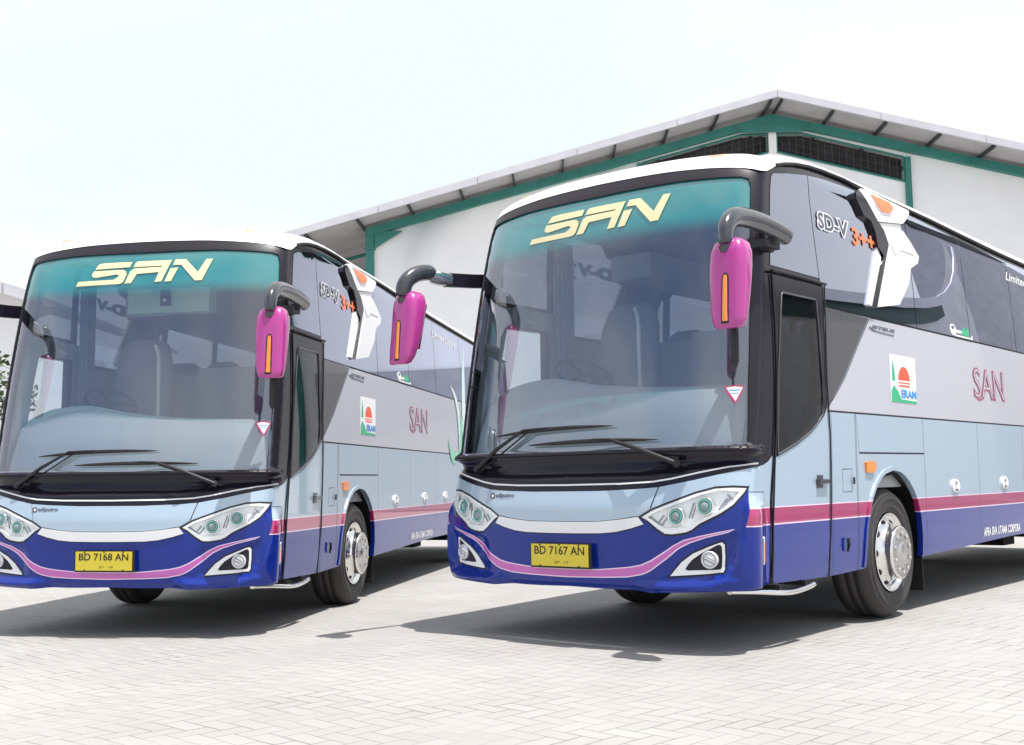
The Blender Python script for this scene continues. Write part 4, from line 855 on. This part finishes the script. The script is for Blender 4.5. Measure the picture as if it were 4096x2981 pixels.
for v_ in (VL, VR):
    mb = MB(); lp = v_+[v_[0]]; 
    for a, b in zip(lp, lp[1:]): mb.tube([L(a[0], 36.42, a[1]), L(b[0], 36.42, b[1])], .035, 4, smooth=False)
    fr_ = mb.build('vent_opening', GREEN, wr)
    patch('vent_shade_panel', v_, 36.72, 0, DARKR, fr_, seg=2, res=0, flat=lambda s, z, o: L(s, o, z))  # dark sheet paints the unlit space behind the vent
    mb = MB(); x0, x1 = min(p[0] for p in v_), max(p[0] for p in v_); s = x0+.2
    while s < x1-.05:
        zt_ = gb(s)-.32; zb_ = 11.26-.268*abs(s-6.86)+.0
        if zt_-zb_ > .1: mb.box(L(s, 36.55, (zt_+zb_)/2), (.012, .012, zt_-zb_))
        s += .22
    for q in (.25, .5, .75):
        for i in range(8):
            sa = x0+(x1-x0)*i/8+.02; sb = x0+(x1-x0)*(i+1)/8-.02
            f1 = lambda s: (11.26-.268*abs(s-6.86))*(1-q)+(gb(s)-.32)*q
            mb.tube([L(sa, 36.555, f1(sa)), L(sb, 36.555, f1(sb))], .006, 4)
    mb.build('wire_mesh', pm('wire', (.09, .09, .09), rough=.6), fr_)
mb = MB(); mb.box(L(6.86, 36.40, 11.57), (.24, .12, .66)); mb.build('king_post', WALL, wr)
for s, z1, w_ in ((2.68, 11.0, .17), (11.0, 10.95, .17), (-5.93, 9.05, .26)):
    mb = MB(); mb.box(L(s, 36.36, z1/2), (w_, .14, z1)); 
    if s < 0: mb.box(L(s, 36.36, 8.48), (.34, .2, .05))
    mb.build('column', GREEN, wr)
mb = MB(); mb.add([L(-5.8, 36.3, 9.05), L(-4.9, 36.3, 9.02), L(-5.76, 36.3, 8.5), L(-5.8, 36.4, 9.05), L(-4.9, 36.4, 9.02), L(-5.76, 36.4, 8.5)], [(0, 2, 1), (3, 4, 5), (0, 1, 4, 3), (1, 2, 5, 4), (0, 3, 5, 2)]); mb.build('knee_brace', GREEN, wr)
mb = MB()
for p, q in (((-8.3, 8.2), (-6.1, 8.72)), ((-7.6, 7.7), (-6.1, 8.2)), ((-8.3, 8.2), (-7.6, 7.7))): mb.tube([L(p[0], 38.2, p[1]), L(q[0], 38.2, q[1])], .06, 4, smooth=False)
mb.build('canopy_truss', GREEN, wr)
mb = MB(); mb.box(L(-7.2, 41, 4.2), (2.6, .1, 8.4)); mb.build('canopy_back_wall', pm('grey_blockwork', (.20, .19, .20), rough=.9, var=.1), wr)
mb = MB(); mb.box(L(6.9, 36.40, 2.6), (7.0, .06, 5.2)); mb.build('roller_door', SHEET, wr)
tag(wr, 'large white gabled workshop with green steel rafters behind the two coaches', 'building')

# ------------------------------------------------------------------ second gable at the left edge and its shrubs
hr = empty('shed_building', (-17.0, 30, 0))
mb = MB()
def lz(x): return 6.40-.33*(x+12.8) if x > -16.9 else 6.40-.33*(-16.9+12.8)-.33*(-16.9-x)
for a, b in ((-21.5, -16.9), (-16.9, -12.0)):
    vs = []
    for y in (0, 14):
        for x in (a, b): vs += [(x+17, y, lz(x)), (x+17, y, lz(x)-.14)]
    mb.add(vs, [(0, 1, 3, 2), (4, 6, 7, 5), (0, 2, 6, 4), (1, 5, 7, 3), (0, 4, 5, 1), (2, 3, 7, 6)])
mb.build('roof', SHEET, hr)
mb = MB(); mb.add([(x+17, 1.2, z) for x, z in ((-20.8, 0), (-20.8, lz(-20.8)-.18), (-16.9, lz(-16.9)-.18), (-12.3, lz(-12.3)-.18), (-12.3, 0))], [(0, 1, 2, 3, 4)]); mb.build('gable_wall', WALL, hr)
mb = MB()
for a, b in ((-21.5, -17), (-16.9, -12.78), (-12.72, -12.0)):
    vs = []
    for y in (-.05, .0):
        for x in (a, b): vs += [(x+17, y, lz(x)+.02), (x+17, y, lz(x)-.27)]
    mb.add(vs, [(0, 1, 3, 2), (4, 6, 7, 5), (0, 2, 6, 4), (1, 5, 7, 3), (0, 4, 5, 1), (2, 3, 7, 6)])
mb.build('fascia', FASC, hr)
tag(hr, 'white shed with grey roof edge showing at the far left behind the left coach', 'building')
LEAF = pm('shrub_leaves', (.045, .085, .03), rough=.6, var=.4); BARK = pm('bark', (.09, .07, .05), rough=.9)
def shrub(x, y, h, r, lab):
    t = empty('shrub_tree', (x, y, 0)); mb = MB(); mb.tube([(0, 0, 0), (.03, .02, h*.3), (-.02, 0, h*.6)], [.07, .055, .03], 8)
    for k in range(6):
        a = k*1.05; mb.tube([(0, 0, h*.3+k*.08), (math.cos(a)*r*.5, math.sin(a)*r*.5, h*.55+k*.1)], [.03, .012], 6)
    mb.build('trunk', BARK, t); mb = MB(); rnd = random.Random(int(x*10))
    cl = [(rnd.gauss(0, r*.42), rnd.gauss(0, r*.42), h*(.35+.6*rnd.random()), r*rnd.uniform(.25, .5)) for _ in range(22)]
    for cx0, cy0, cz0, cr in cl:
        for _ in range(130):
            v = Vector((rnd.gauss(0, 1), rnd.gauss(0, 1), rnd.gauss(0, 1))).normalized()*cr*rnd.uniform(.6, 1.05); p = Vector((cx0, cy0, cz0))+v
            a = Vector((rnd.gauss(0, 1), rnd.gauss(0, 1), rnd.gauss(0, .6))).normalized(); b = a.cross(Vector((rnd.gauss(0, 1), rnd.gauss(0, 1), 1))).normalized(); s = rnd.uniform(.05, .10)
            mb.add([p-a*s, p+b*s*.45, p+a*s, p-b*s*.45], [(0, 1, 2, 3)])
    mb.build('crown', LEAF, t); tag(t, lab, 'tree', 'shrubs in front of the shed'); return t
shrub(-10.4, 23, 3.7, 1.3, 'dark leafy shrub at the left edge, nearest the left coach'); shrub(-12.6, 24.5, 4.1, 1.5, 'dark leafy shrub at the far left in front of the white shed wall')

# ------------------------------------------------------------------ workshop wing beside the right coach (seen mirrored in its windows)
yw = root1.rotation_euler.z
def B1(x, y): c, s = math.cos(yw), math.sin(yw); return (.476+c*x-s*y, 8.01+s*x+c*y)
px_, py_ = B1(10.5, 14)
sw = empty('side_workshop', (px_, py_, 0), (0, 0, yw))
PR = [(-2, 6.35), (4, 6.5), (10, 6.95), (14, 7.3), (16, 7.55), (17.2, 7.8), (18.2, 8.15), (19.1, 8.65), (19.9, 9.3), (20.6, 10.1), (21.1, 11.0), (21.4, 12.0)]
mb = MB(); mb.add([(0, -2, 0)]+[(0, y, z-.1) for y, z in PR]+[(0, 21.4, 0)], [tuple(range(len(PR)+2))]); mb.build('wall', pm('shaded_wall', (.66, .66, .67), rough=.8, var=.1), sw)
def strip(name, x0, x1, d0, d1, mat, n_=99):
    mb = MB(); mb.loft([[(x0, y, z-d0), (x1, y, z-d0), (x1, y, z-d1), (x0, y, z-d1)] for y, z in PR[:n_]], 0, False); return mb.build(name, mat, sw)
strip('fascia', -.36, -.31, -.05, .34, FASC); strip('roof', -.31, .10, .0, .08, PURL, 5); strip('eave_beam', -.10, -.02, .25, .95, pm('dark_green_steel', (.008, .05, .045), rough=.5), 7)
tag(sw, 'long white workshop wing with a green eave beam, mirrored in the right coach windows', 'building')
dk = empty('reflection_block', (*B1(11.6, 37.2), 0), (0, 0, yw)); mb = MB(); mb.box((0, 4, 6.5), (2, 9, 13)); mb.build('wall', pm('block_grey', (.42, .42, .44), rough=.7, var=.1), dk); mb = MB(); mb.box((0, 4, 14.7), (2.6, 9.6, 3.4)); mb.build('roof', pm('block_dark', (.02, .018, .024), rough=.7), dk)  # added unseen block, gives the window reflections their grey and black tones
tag(dk, 'tall grey shed with dark roof beyond the wing mirrored in the right coach', 'building')
print('objects', len(bpy.data.objects), 'verts', sum(len(m.vertices) for m in bpy.data.meshes))
